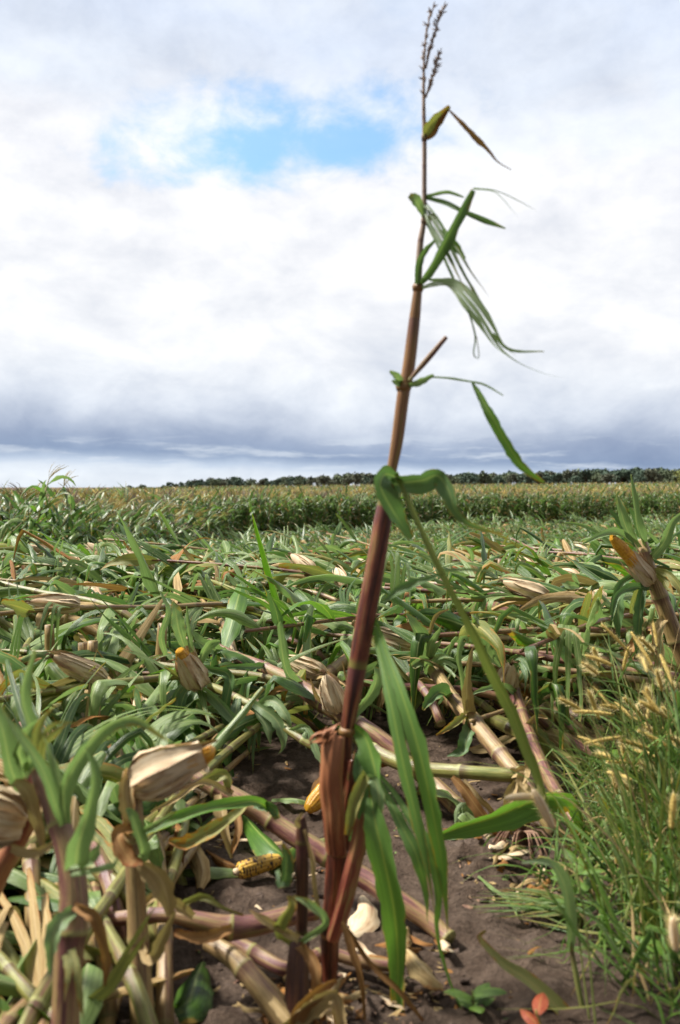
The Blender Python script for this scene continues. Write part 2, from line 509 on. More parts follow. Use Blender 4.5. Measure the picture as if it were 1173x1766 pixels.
def lathe(prof, P0, axis, sides=12, r=None, roll=0.0, lump=0.0):
    """profile [(t, radius)] turned about an axis starting at P0"""
    ax = unit(np.asarray(axis, float))
    a = np.array([0, 0, 1.0]) if abs(ax[2]) < 0.9 else np.array([1.0, 0, 0])
    N = unit(np.cross(ax, a)); B = np.cross(ax, N)
    m = sides + 1
    an = np.linspace(0, 2 * np.pi, m) + roll
    pr = np.array(prof, float)
    k = 1 + lump * np.sin(an * 3 + 1.3)[None, :] * np.sin(pr[:, :1] * 40 + 0.7)
    V = np.asarray(P0, float) + ax * pr[:, 0][:, None, None] + (N * np.cos(an)[:, None] + B * np.sin(an)[:, None])[None] * (pr[:, 1][:, None, None] * k[:, :, None])
    t = (pr[:, 0] - pr[0, 0]) / (pr[-1, 0] - pr[0, 0])
    UV = np.stack([np.broadcast_to((an - roll) / (2 * np.pi), (len(pr), m)), np.broadcast_to(t[:, None], (len(pr), m))], -1)
    V = V.reshape(-1, 3)
    return V, grid_faces(len(pr), m, False), UV.reshape(-1, 2), rndv(V, r)


def cat(gs):
    o, V, F, UV, Rn = 0, [], [], [], []
    for g in gs:
        V.append(g[0]); F.append(g[1] + o); UV.append(g[2]); Rn.append(g[3]); o += len(g[0])
    return np.concatenate(V), np.concatenate(F), np.concatenate(UV), np.concatenate(Rn)


def make_mesh(name, g, mats, midx=None, smooth=True):
    V, F, UV, Rn = g
    me = bpy.data.meshes.new(name)
    me.vertices.add(len(V)); me.vertices.foreach_set('co', np.ascontiguousarray(V, np.float32).ravel())
    nf = len(F)
    me.loops.add(nf * 4); me.loops.foreach_set('vertex_index', np.ascontiguousarray(F, np.int32).ravel())
    me.polygons.add(nf)
    me.polygons.foreach_set('loop_start', np.arange(0, nf * 4, 4, dtype=np.int32))
    if smooth:
        me.polygons.foreach_set('use_smooth', np.ones(nf, bool))
    for mname in mats:
        me.materials.append(MATS[mname])
    if midx is not None:
        me.polygons.foreach_set('material_index', np.ascontiguousarray(midx, np.int32))
    me.update(calc_edges=True)
    ul = me.uv_layers.new(name='UVMap')
    ul.data.foreach_set('uv', np.ascontiguousarray(UV[F.ravel()], np.float32).ravel())
    at_ = me.attributes.new('rnd', 'FLOAT', 'POINT')
    at_.data.foreach_set('value', np.ascontiguousarray(Rn, np.float32))
    return me


def tag(o, label=None, cat_=None, group=None, kind=None):
    if label: o['label'] = label
    if cat_: o['category'] = cat_
    if group: o['group'] = group
    if kind: o['kind'] = kind
    return o


def thing(name, loc, label, cat_, group=None):
    o = bpy.data.objects.new(name, None)
    o.empty_display_size = 0.05
    o.location = tuple(loc)
    COL.objects.link(o)
    return tag(o, label, cat_, group, 'thing')


def part(name, g, m, parent=None, label=None, origin=None):
    """one mesh object; g in world coordinates, stored relative to its thing"""
    org = np.zeros(3)
    q = parent
    while q is not None:
        org = org + np.array(q.location)
        q = q.parent
    V = np.asarray(g[0]) - org
    ms = [m] if isinstance(m, str) else m
    me = make_mesh(name, (V, g[1], g[2], g[3]), ms)
    o = bpy.data.objects.new(name, me)
    COL.objects.link(o)
    if parent is not None:
        o.parent = parent
    if label: o['label'] = label
    return o


def stuff(name, pieces, label, cat_, kind='stuff'):
    """pieces: list of (geometry, material) -> one object"""
    names = sorted({m for _, m in pieces})
    gs = []; mi = []
    for g, m in pieces:
        gs.append(g); mi.append(np.full(len(g[1]), names.index(m), np.int32))
    me = make_mesh(name, cat(gs), names, np.concatenate(mi))
    o = bpy.data.objects.new(name, me)
    COL.objects.link(o)
    tag(o, label, cat_, None, kind)
    return o


def dup(root, loc, rz=0.0, scale=1.0, label=None):
    c = root.copy(); COL.objects.link(c)
    c.location = loc; c.rotation_euler = (0, 0, rz); c.scale = (scale,) * 3
    if label: c['label'] = label
    for ch in root.children:
        d = ch.copy(); COL.objects.link(d); d.parent = c
        for g in ch.children:
            e = g.copy(); COL.objects.link(e); e.parent = d
    return c


# ------------------------------------------------------------------ ground
def ground():
    ys = np.concatenate([np.linspace(-6, 1.2, 10), np.arange(1.3, 5.0, 0.016), np.geomspace(5.0, 1500, 110)])
    xs_u = np.concatenate([np.linspace(-1, -0.16, 30)[:-1], np.linspace(-0.16, 0.16, 150), np.linspace(0.16, 1, 30)[1:]])
    X = np.zeros((len(ys), len(xs_u))); Y = np.repeat(ys[:, None], len(xs_u), 1)
    for i, y in enumerate(ys):
        half = max(9.0, y * 1.3)
        X[i] = np.where(np.abs(xs_u) <= 0.16, xs_u / 0.16 * 1.6 * max(1.0, y / 5.0), np.sign(xs_u) * (1.6 * max(1.0, y / 5.0) + (np.abs(xs_u) - 0.16) / 0.84 * (half - 1.6)))
    Z = terr(X, Y)
    for i in range(len(ys)):
        if 1.2 < ys[i] < 6.5:
            for j in range(len(xs_u)):
                if abs(X[i, j]) < 2.6:
                    p = (X[i, j], Y[i, j], 0)
                    a = mnoise.fractal((p[0] * 3.2, p[1] * 3.2, 1.0), 1.0, 2.0, 3)
                    b = mnoise.fractal((p[0] * 14, p[1] * 14, 4.0), 0.8, 2.1, 4)
                    c = max(0.0, mnoise.noise((p[0] * 24, p[1] * 24, 8.0)) - 0.15)
                    Z[i, j] += 0.022 * a + 0.016 * b + 0.034 * c
    V = np.stack([X, Y, Z], -1).reshape(-1, 3)
    UV = V[:, :2] * 0.1
    o = part('ground', (V, grid_faces(len(ys), len(xs_u), False), UV, rndv(V)), 'soil')
    tag(o, 'bare brown soil of the corn field', None, None, 'structure')
    o['kind'] = 'structure'


ground()


# ------------------------------------------------------------------ corn: pieces shared by every plant
def leaf_path(p0, d0, L, n, droop, kink=None, turn=0.0, floor=True):
    p = np.array(p0, float); d = unit(np.array(d0, float))
    ds = L / (n - 1)
    out = [p.copy()]
    for i in range(1, n):
        t = i / (n - 1)
        d[2] -= droop * ds * (0.5 + 1.3 * t)
        if kink is not None and kink[0] <= i < kink[0] + 1.5:
            d[2] -= kink[1]
        c, s = math.cos(turn * ds), math.sin(turn * ds)
        d[0], d[1] = c * d[0] - s * d[1], s * d[0] + c * d[1]
        d = unit(d)
        q = p + d * ds
        if floor:
            g = T(q[0], q[1]) + 0.035
            if q[2] < g:
                q[2] = g; d[2] = max(d[2], -0.05)
        p = q
        out.append(p.copy())
    return np.array(out)


def blade_width(n, torn):
    v = np.linspace(0, 1, n)
    w = (0.42 + 0.58 * sstep(0, 0.2, v)) * (1 - np.clip((v - 0.25) / 0.75, 0, 1) ** 1.35 * (0.55 if torn else 0.975))
    return w


def auto_leaf(p0, d0, L, Wd, droop, n=13, cols=5, roll=0.0, twist=0.0, kink=None, torn=False, turn=0.0, wave=None):
    if random.random() < 0.42:
        droop *= 0.3
    if kink is None and random.random() < 0.2:
        kink = (int(U(2, n - 2)), U(1.2, 2.4))
    P = leaf_path(p0, d0, L, n, droop, kink, turn)
    Tn = tangents(P)
    h = np.cross(Tn, [0, 0, 1.0])
    bad = np.linalg.norm(h, axis=1) < 0.15
    h[bad] = np.cross(Tn[bad], [0.6, 0.8, 0])
    h = unit(h)
    for i in range(1, n):
        if (h[i] * h[i - 1]).sum() < 0:
            h[i] = -h[i]
    nn = np.cross(Tn, h)
    a = roll + twist * np.linspace(0, 1, n)
    side = h * np.cos(a)[:, None] + nn * np.sin(a)[:, None]
    w = blade_width(n, torn) * Wd
    if cols > 3:
        w = w * (1 + 0.09 * np.sin(np.linspace(0, 1, n) * U(8, 22) + U(0, 6)))
    if cols > 3 and random.random() < 0.34:
        # blade split by the wind into two or three ribbons
        m = random.choice([2, 3]); gs = []
        sp = sstep(0.25, 1.0, np.linspace(0, 1, n))[:, None]
        rr = random.random()
        for q in range(m):
            o = (q + .5) / m * 2 - 1
            Q = P + side * (o * w * .5)[:, None] + (side * (o * U(.02, .10)) + np.array([0, 0, U(-.07, .05)])) * sp
            gs.append(strip(Q, side, w / m * 1.02, 3, U(0, .4), .1, 3, rr))
        return cat(gs)
    return strip(P, side, w, cols, U(0.12, 0.75), U(0.05, 0.28) if wave is None else wave, U(2, 5), None, U(-0.4, 0.9), 1.0, 0.35 if (torn and cols > 3) else 0.0)


def node_radius(Ls, r0, r1, node=0.17):
    t = Ls / Ls[-1]
    ph = (Ls / node) % 1.0
    r = r0 + (r1 - r0) * t
    return r * (1 + 0.16 * np.exp(-((ph - 0.0) / 0.06) ** 2) + 0.16 * np.exp(-((ph - 1.0) / 0.06) ** 2) + 0.16 * (1 - ph) * (ph > 0.04))


def arclen(P):
    return np.concatenate([[0], np.cumsum(np.linalg.norm(np.diff(P, axis=0), axis=1))])


def resample(P, step):
    L = arclen(P)
    n = max(4, int(L[-1] / step))
    t = np.linspace(0, L[-1], n)
    return np.stack([np.interp(t, L, P[:, k]) for k in range(3)], 1), t


def ear_geo(P0, axis, L, r, opened=0.0, detail=True, near=False):
    """husked ear -> husk geometry, kernels geometry or None, silk geometry"""
    ax = unit(np.asarray(axis, float)); P0 = np.asarray(P0, float)
    prof = [(0, r * 0.35), (0.08 * L, r * 0.75), (0.25 * L, r), (0.5 * L, r * 0.98), (0.75 * L, r * 0.78), (0.9 * L, r * 0.5), (L, r * 0.22)]
    if opened:
        prof = [(t * (1 - 0.42 * opened), q if t < 0.6 * L else max(q, r * 0.72)) for t, q in prof]
    P = catmull([(a, b, 0) for a, b in prof], 14 if detail else 7)
    gs = [lathe(P[:, :2], P0, ax, 14 if detail else 7, None, U(0, 6), 0.05)]
    a = np.array([0, 0, 1.0]) if abs(ax[2]) < 0.9 else np.array([1.0, 0, 0])
    N = unit(np.cross(ax, a)); B = np.cross(ax, N)
    for k in range(9 if detail else 2):
        th = k / 9 * 6.28 + U(-0.4, 0.4)
        rd = N * math.cos(th) + B * math.sin(th)
        fl = U(0.0, 0.22) + opened * U(0.0, 0.4)
        ln = L * U(0.55, 1.15) * (1 - 0.34 * opened)
        pts = [P0 + ax * 0.01 * L + rd * r * 0.5, P0 + ax * 0.25 * ln + rd * r * 1.04, P0 + ax * 0.6 * ln + rd * r * 1.02,
               P0 + ax * 0.85 * ln + rd * r * (0.75 + fl), P0 + ax * ln * (1.0 + 0.1 * random.random()) + rd * r * (0.4 + fl * 2.2)]
        C = catmull(pts, 10 if detail else 5)
        gs.append(strip(C, np.cross(ax, rd), np.interp(np.linspace(0, 1, len(C)), [0, .3, .7, 1], [r * 0.8, r * U(.8, 1.3), r * U(.5, 1.0), r * 0.06]), 5 if detail else 3, -0.3, 0.1, 3, None, 0.0))
    ker = None
    if opened:
        ker = cob_geo(P0 + ax * 0.25 * L, ax, L * 0.85, r * 0.80)
    si = []
    if detail:
        for k in range(9):
            d = unit(ax + RNG.normal(0, 0.35, 3))
            q = P0 + ax * L * 0.97
            C = catmull([q, q + d * 0.02, q + d * 0.035 + np.array([0, 0, -0.012])], 5)
            si.append(tube(C, 0.0012, 4))
    return cat(gs), ker, (cat(si) if si else None)


def cob_geo(P0, axis, L, r):
    ax = unit(np.asarray(axis, float))
    a = np.array([0, 0, 1.0]) if abs(ax[2]) < 0.9 else np.array([1.0, 0, 0])
    N = unit(np.cross(ax, a)); B = np.cross(ax, N)
    rows, ks = 14, 32
    m, n = rows * 4 + 1, ks * 3 + 1
    x = np.linspace(0, 1, m); t = np.linspace(0, 1, n)
    base = r * np.interp(t, [0, 0.05, 0.3, 0.75, 0.93, 1.0], [0.55, 0.92, 1.0, 0.86, 0.55, 0.06])
    wig = 0.012 * np.sin(t * 21)
    b = np.abs(np.sin((x[None, :]) * rows * np.pi)) ** 0.5 * np.abs(np.sin(t[:, None] * ks * np.pi)) ** 0.5
    rad = base[:, None] * (0.90 + 0.12 * b)
    an = x[None, :] * 2 * np.pi + wig[:, None]
    V = np.asarray(P0, float) + ax * (t * L)[:, None, None] + (N * np.cos(an)[..., None] + B * np.sin(an)[..., None]) * rad[..., None]
    UV = np.stack([np.broadcast_to(x[None, :], (n, m)), np.broadcast_to(t[:, None], (n, m))], -1)
    V = V.reshape(-1, 3)
    return V, grid_faces(n, m, False), UV.reshape(-1, 2), rndv(V)


LEAFMIX = {
    'green': (['leaf_waxy', 'leaf_green', 'leaf_bright', 'leaf_yellowing', 'leaf_dry', 'leaf_rust'], [0.50, 0.31, 0.08, 0.05, 0.04, 0.02]),
    'yellow': (['leaf_waxy', 'leaf_green', 'leaf_bright', 'leaf_yellowing', 'leaf_dry', 'leaf_rust'], [0.28, 0.20, 0.08, 0.20, 0.14, 0.10]),
    'dry': (['leaf_waxy', 'leaf_green', 'leaf_bright', 'leaf_yellowing', 'leaf_dry', 'leaf_rust'], [0.12, 0.08, 0.02, 0.12, 0.48, 0.18]),
}


def pick_leaf(mix):
    names, w = LEAFMIX[mix]
    return random.choices(names, w)[0]


def fallen_geo(base, azm, elev, length, mix='green', r0=0.0155, detail=2, ear=0.30, nleaf=15, up=0.0, z0=0.0):
    """a flattened corn plant. azm is the heading of its tip. detail 2 near, 1 far"""
    bx, by = base
    bz = T(bx, by) + z0
    h = np.array([math.cos(azm), math.sin(azm), 0.0])
    e = math.tan(elev)
    ts = np.array([0, 0.06, 0.16, 0.35, 0.6, 1.0])
    lift = np.array([-0.02, 0.07, 0.12, 0.13 + 0.15 * e, 0.15 + 0.45 * e, 0.13 + 0.9 * e]) * 1.0
    sx = np.cross(h, [0, 0, 1.0])
    bend = U(-0.12, 0.12)
    pts = []
    for t, l in zip(ts, lift):
        q = np.array([bx, by, 0]) + h * t * length * 0.97 + sx * bend * t * t * length
        q[2] = bz + l * (length / 2.0) + (T(q[0], q[1]) - bz + z0) * t
        pts.append(q)
    P = catmull(pts, 24)
    P, Ls = resample(P, 0.042 if detail == 2 else 0.2)
    rad = node_radius(Ls, r0, r0 * 0.5) if detail == 2 else r0 + (r0 * 0.5 - r0) * Ls / Ls[-1]
    out = {'stalk': (tube(P, rad, 9 if detail == 2 else 4), random.choice(['stalk_purple', 'stalk_tan', 'stalk_green', 'stalk_green'])), 'leaves': [], 'ears': []}
    Tn = tangents(P)
    rollp = U(-0.9, 0.9)
    for k in range(nleaf):
        s = (k + 0.6 + U(-0.25, 0.25)) / (nleaf + 0.3)
        s = 0.16 + 0.84 * s
        i = min(len(P) - 1, int(s * (len(P) - 1)))
        t = Tn[i]
        lat = unit(np.cross(t, [0, 0, 1.0])); upv = np.cross(lat, t)
        sg = 1 if k % 2 else -1
        a = U(0.35, 1.15)
        ph = rollp * sg + (0 if sg > 0 else math.pi) + U(-0.5, 0.5)
        dirv = t * math.cos(a) + (lat * math.cos(ph) + upv * (math.sin(ph) + up)) * math.sin(a)
        dirv[2] = dirv[2] * 0.7 + U(-0.25, 0.4) + up * 0.25
        L = U(0.30, 0.72) * (1 - 0.35 * abs(s - 0.55))
        torn = random.random() < 0.55
        if torn: L *= U(0.45, 0.75)
        n = 13 if detail == 2 else 7
        lm = pick_leaf(mix if s > 0.30 else ('dry' if random.random() < 0.3 else mix))
        out['leaves'].append((auto_leaf(P[i], dirv, L, U(0.038, 0.076), U(1.2, 6.0), n, 5 if detail == 2 else 3, U(-1.0, 1.0), U(-1.7, 1.7),
                                        (int(U(3, n - 2)), U(0.8, 1.8)) if random.random() < 0.4 else None, torn, U(-1.5, 1.5)), lm))
    if random.random() < ear:
        i = int(len(P) * U(0.48, 0.62))
        t = Tn[i]
        lat = unit(np.cross(t, [0, 0, 1.0]))
        ax = unit(t + lat * U(-0.6, 0.6) + np.array([0, 0, U(0.05, 0.5)]))
        op = random.choice([0, 0, 0, 0, 0, 0, 0.7])
        out['ears'].append((P[i] + np.array([0, 0, r0 * 0.8]), ax, U(0.16, 0.21), U(0.026, 0.033), op))
    return out


def build_plant(name, loc, geo, label, cat_, group):
    t = thing(name, loc, label, cat_, group)
    part('stalk', *geo['stalk'], t)
    for g, m in geo['leaves']:
        part('leaf', g, m, t)
    for (p, ax, L, r, op) in geo['ears']:
        add_ear(t, p, ax, L, r, op)
    return t


def add_ear(t, p, ax, L, r, op):
    hk, ker, si = ear_geo(p, ax, L, r, op)
    e = part('ear', hk, 'husk', t)
    if ker is not None: part('kernels', ker, 'kernel_yellow', e)
    if si is not None and not op: part('silk', si, 'silk', e)
    return e


# ------------------------------------------------------------------ hand-placed plants: paths read off the photograph, each at its own distance
VIEW = np.array([0, 1.0, 0])


def hp(pts):
    return np.array([tuple(at(*p[:3])) for p in pts])


def hleaf(pts, m, parent, tilt=0.45, n=18, cols=7, fold=0.3, wave=0.08, curl=0.3, name='leaf', label=None, r=None, twist=0.0, ragged=0.0, split=0):
    """pts: (px, py, distance, width in photo pixels)"""
    A = np.array([(*at(p[0], p[1], p[2]), p[3] * p[2] / FPX) for p in pts])
    C = catmull(A, n)
    P, w = C[:, :3], np.clip(C[:, 3], 0.0012, None)
    Tn = tangents(P)
    vd = unit(P - np.array([0, 0, HCAM]))
    s = unit(np.cross(Tn, vd))
    nn = np.cross(Tn, s)
    a = tilt + twist * np.linspace(-1, 1, n)
    side = s * np.cos(a)[:, None] + nn * np.sin(a)[:, None]
    w = w / np.maximum(np.cos(a), 0.5)
    if not split:
        return part(name, strip(P, side, w, cols, fold, wave, U(2, 4), r, curl, 1.0, ragged), m, parent, label)
    # the wind has split this blade along its veins: ribbons of unequal length
    rr = random.random() if r is None else r
    cuts = np.sort(np.concatenate([[-1, 1], [(-1 + 2 * (q + 1) / split) + U(-.16, .16) for q in range(split - 1)]]))
    gs = []
    t = np.linspace(0, 1, n)
    for q in range(split):
        o, ww = (cuts[q] + cuts[q + 1]) / 2, (cuts[q + 1] - cuts[q]) / 2
        ln = n if q == split // 2 else int(n * U(.6, .95))
        away = (side * (o * U(.0, .035)) + np.array([0, 0, U(-.03, .0)]) + VIEW * U(-.03, .03)) * sstep(.3, 1, t)[:, None]
        Q = P + side * (o * w * .5)[:, None] + away
        wq = w * ww * 1.04 * np.where(t > ln / n - .25, np.clip((ln / n - t) / .25, .04, 1), 1)
        gs.append(strip(Q[:ln], side[:ln], wq[:ln], 4, fold * o * 1.5, .10, U(2, 5), rr, 0.1, 1.0, .25))
    return part(name, cat(gs), m, parent, label)


def htube(pts, m, parent, sides=12, name='stalk', squash=1.0, label=None, node=True, r=None, n=60):
    A = np.array([(*at(p[0], p[1], p[2]), p[3] * 0.5 * p[2] / FPX) for p in pts])
    C = catmull(A, n)
    P, w = C[:, :3], np.clip(C[:, 3], 0.0008, None)
    if node:
        Ls = arclen(P)
        ph = (Ls / 0.17) % 1.0
        w = w * (1 + 0.10 * np.exp(-(ph / 0.06) ** 2) + 0.10 * np.exp(-((ph - 1) / 0.06) ** 2) + 0.08 * (1 - ph))
    return part(name, tube(P, w, sides, True, r, squash), m, parent, label)


exec_hero = True
D = 1.84
hero = thing('standing_corn_stalk', gnd(566, 1694), "tall stripped corn stalk standing alone, dark red below, bare tassel against the sky", 'corn plant')
htube([(566, 1712, D, 26), (568, 1690, D, 27), (570, 1612, D, 34), (576, 1560, D, 36), (583, 1470, D, 38), (590, 1380, D, 30), (598, 1270, D, 23),
       (610, 1190, D, 30), (628, 1085, D, 34), (645, 990, D, 33), (660, 900, D, 31), (670, 850, D, 29)], 'stalk_burgundy', hero, 14, node=False)
htube([(669, 853, D, 27), (675, 815, D, 18), (685, 760, D, 21), (697, 672, D, 22), (704, 640, D, 22), (714, 560, D, 20), (721, 497, D, 15)], 'stalk_amber', hero, 12, name='upper_stalk', node=False)
htube([(721, 499, D, 13), (725, 420, D, 11), (731, 380, D, 9), (732, 300, D, 8), (732, 235, D, 8), (731, 190, D, 6.5), (731, 120, D, 4.5), (734, 70, D, 3.5), (740, 35, D, 2.5), (746, 16, D, 1.5)],
      'tassel_brown', hero, 8, name='upper_stalk', node=False)
for (px, py, wd) in [(599, 1262, 32), (670, 852, 36), (696, 668, 28), (721, 496, 21), (732, 380, 13), (732, 236, 11), (583, 1468, 44), (570, 1612, 38)]:
    q = hp([(px - 0.6, py + 7, D), (px, py, D), (px + 0.8, py - 7, D)])
    part('node_ring', tube(q, np.array([0.8, 1.0, 0.8]) * wd * 0.5 * D / FPX, 12), 'stalk_amber' if py > 400 else 'tassel_brown', hero)
# split sheaths at the foot: half-open curled tubes with torn tops
def hsheath(pts, m, label, open_at=0.0, arc=2.5, n=46, k=15, jag=0.05):
    A = np.array([(*at(p[0], p[1], p[2]), p[3] * 0.5 * p[2] / FPX) for p in pts])
    C = catmull(A, n)
    P, w = C[:, :3], C[:, 3]
    Tn = tangents(P)
    vd = unit(P - np.array([0, 0, HCAM]))
    sx = unit(np.cross(Tn, vd)); f = -np.cross(sx, Tn)
    an = np.linspace(-arc / 2, arc / 2, k)
    jagv = np.array([U(0, jag) + jag * 1.4 * abs(math.sin(a * 2.1)) for a in an])
    V = np.zeros((n, k, 3)); UV = np.zeros((n, k, 2))
    L = arclen(P)
    for i in range(n):
        t = i / (n - 1)
        for q, a in enumerate(an):
            a2 = a + open_at
            rr = w[i] * (1 + 0.10 * math.sin(t * 17 + a * 2) * t * (1 - t) * 2 + 0.05 * math.sin(a * 9))
            V[i, q] = P[i] + (sx[i] * math.sin(a2) + f[i] * math.cos(a2)) * rr - Tn[i] * 0
            UV[i, q] = (a / 6.28 + .5, L[i])
    up = np.clip(1 - np.linspace(0, 1, n) / 0.25, 0, 1)
    V += (Tn * up[:, None])[:, None, :] * jagv[None, :, None]
    V = V.reshape(-1, 3)
    return part('sheath', (V, grid_faces(n, k, False), UV.reshape(-1, 2), rndv(V)), m, hero, label)


hsheath([(604, 1240, D - .02, 10), (594, 1247, D - .025, 26), (580, 1268, D - .035, 42), (575, 1340, D - .04, 46), (578, 1400, D - .035, 44), (583, 1466, D - .02, 40)], 'sheath_rust', 'rust brown torn sheath peeling off the foot', -.4)
hsheath([(612, 1262, D - .0, 20), (606, 1320, D - .01, 26), (598, 1390, D - .01, 30), (590, 1460, D - .01, 34)], 'stalk_burgundy', 'dark streaked inner sheath', .5, 2.2)
hsheath([(640, 1345, D - .05, 20), (630, 1385, D - .05, 28), (618, 1450, D - .05, 32), (602, 1520, D - .045, 32), (584, 1585, D - .03, 30), (573, 1618, D - .02, 24)], 'sheath_red', 'red and green striped sheath', .3, 2.4)
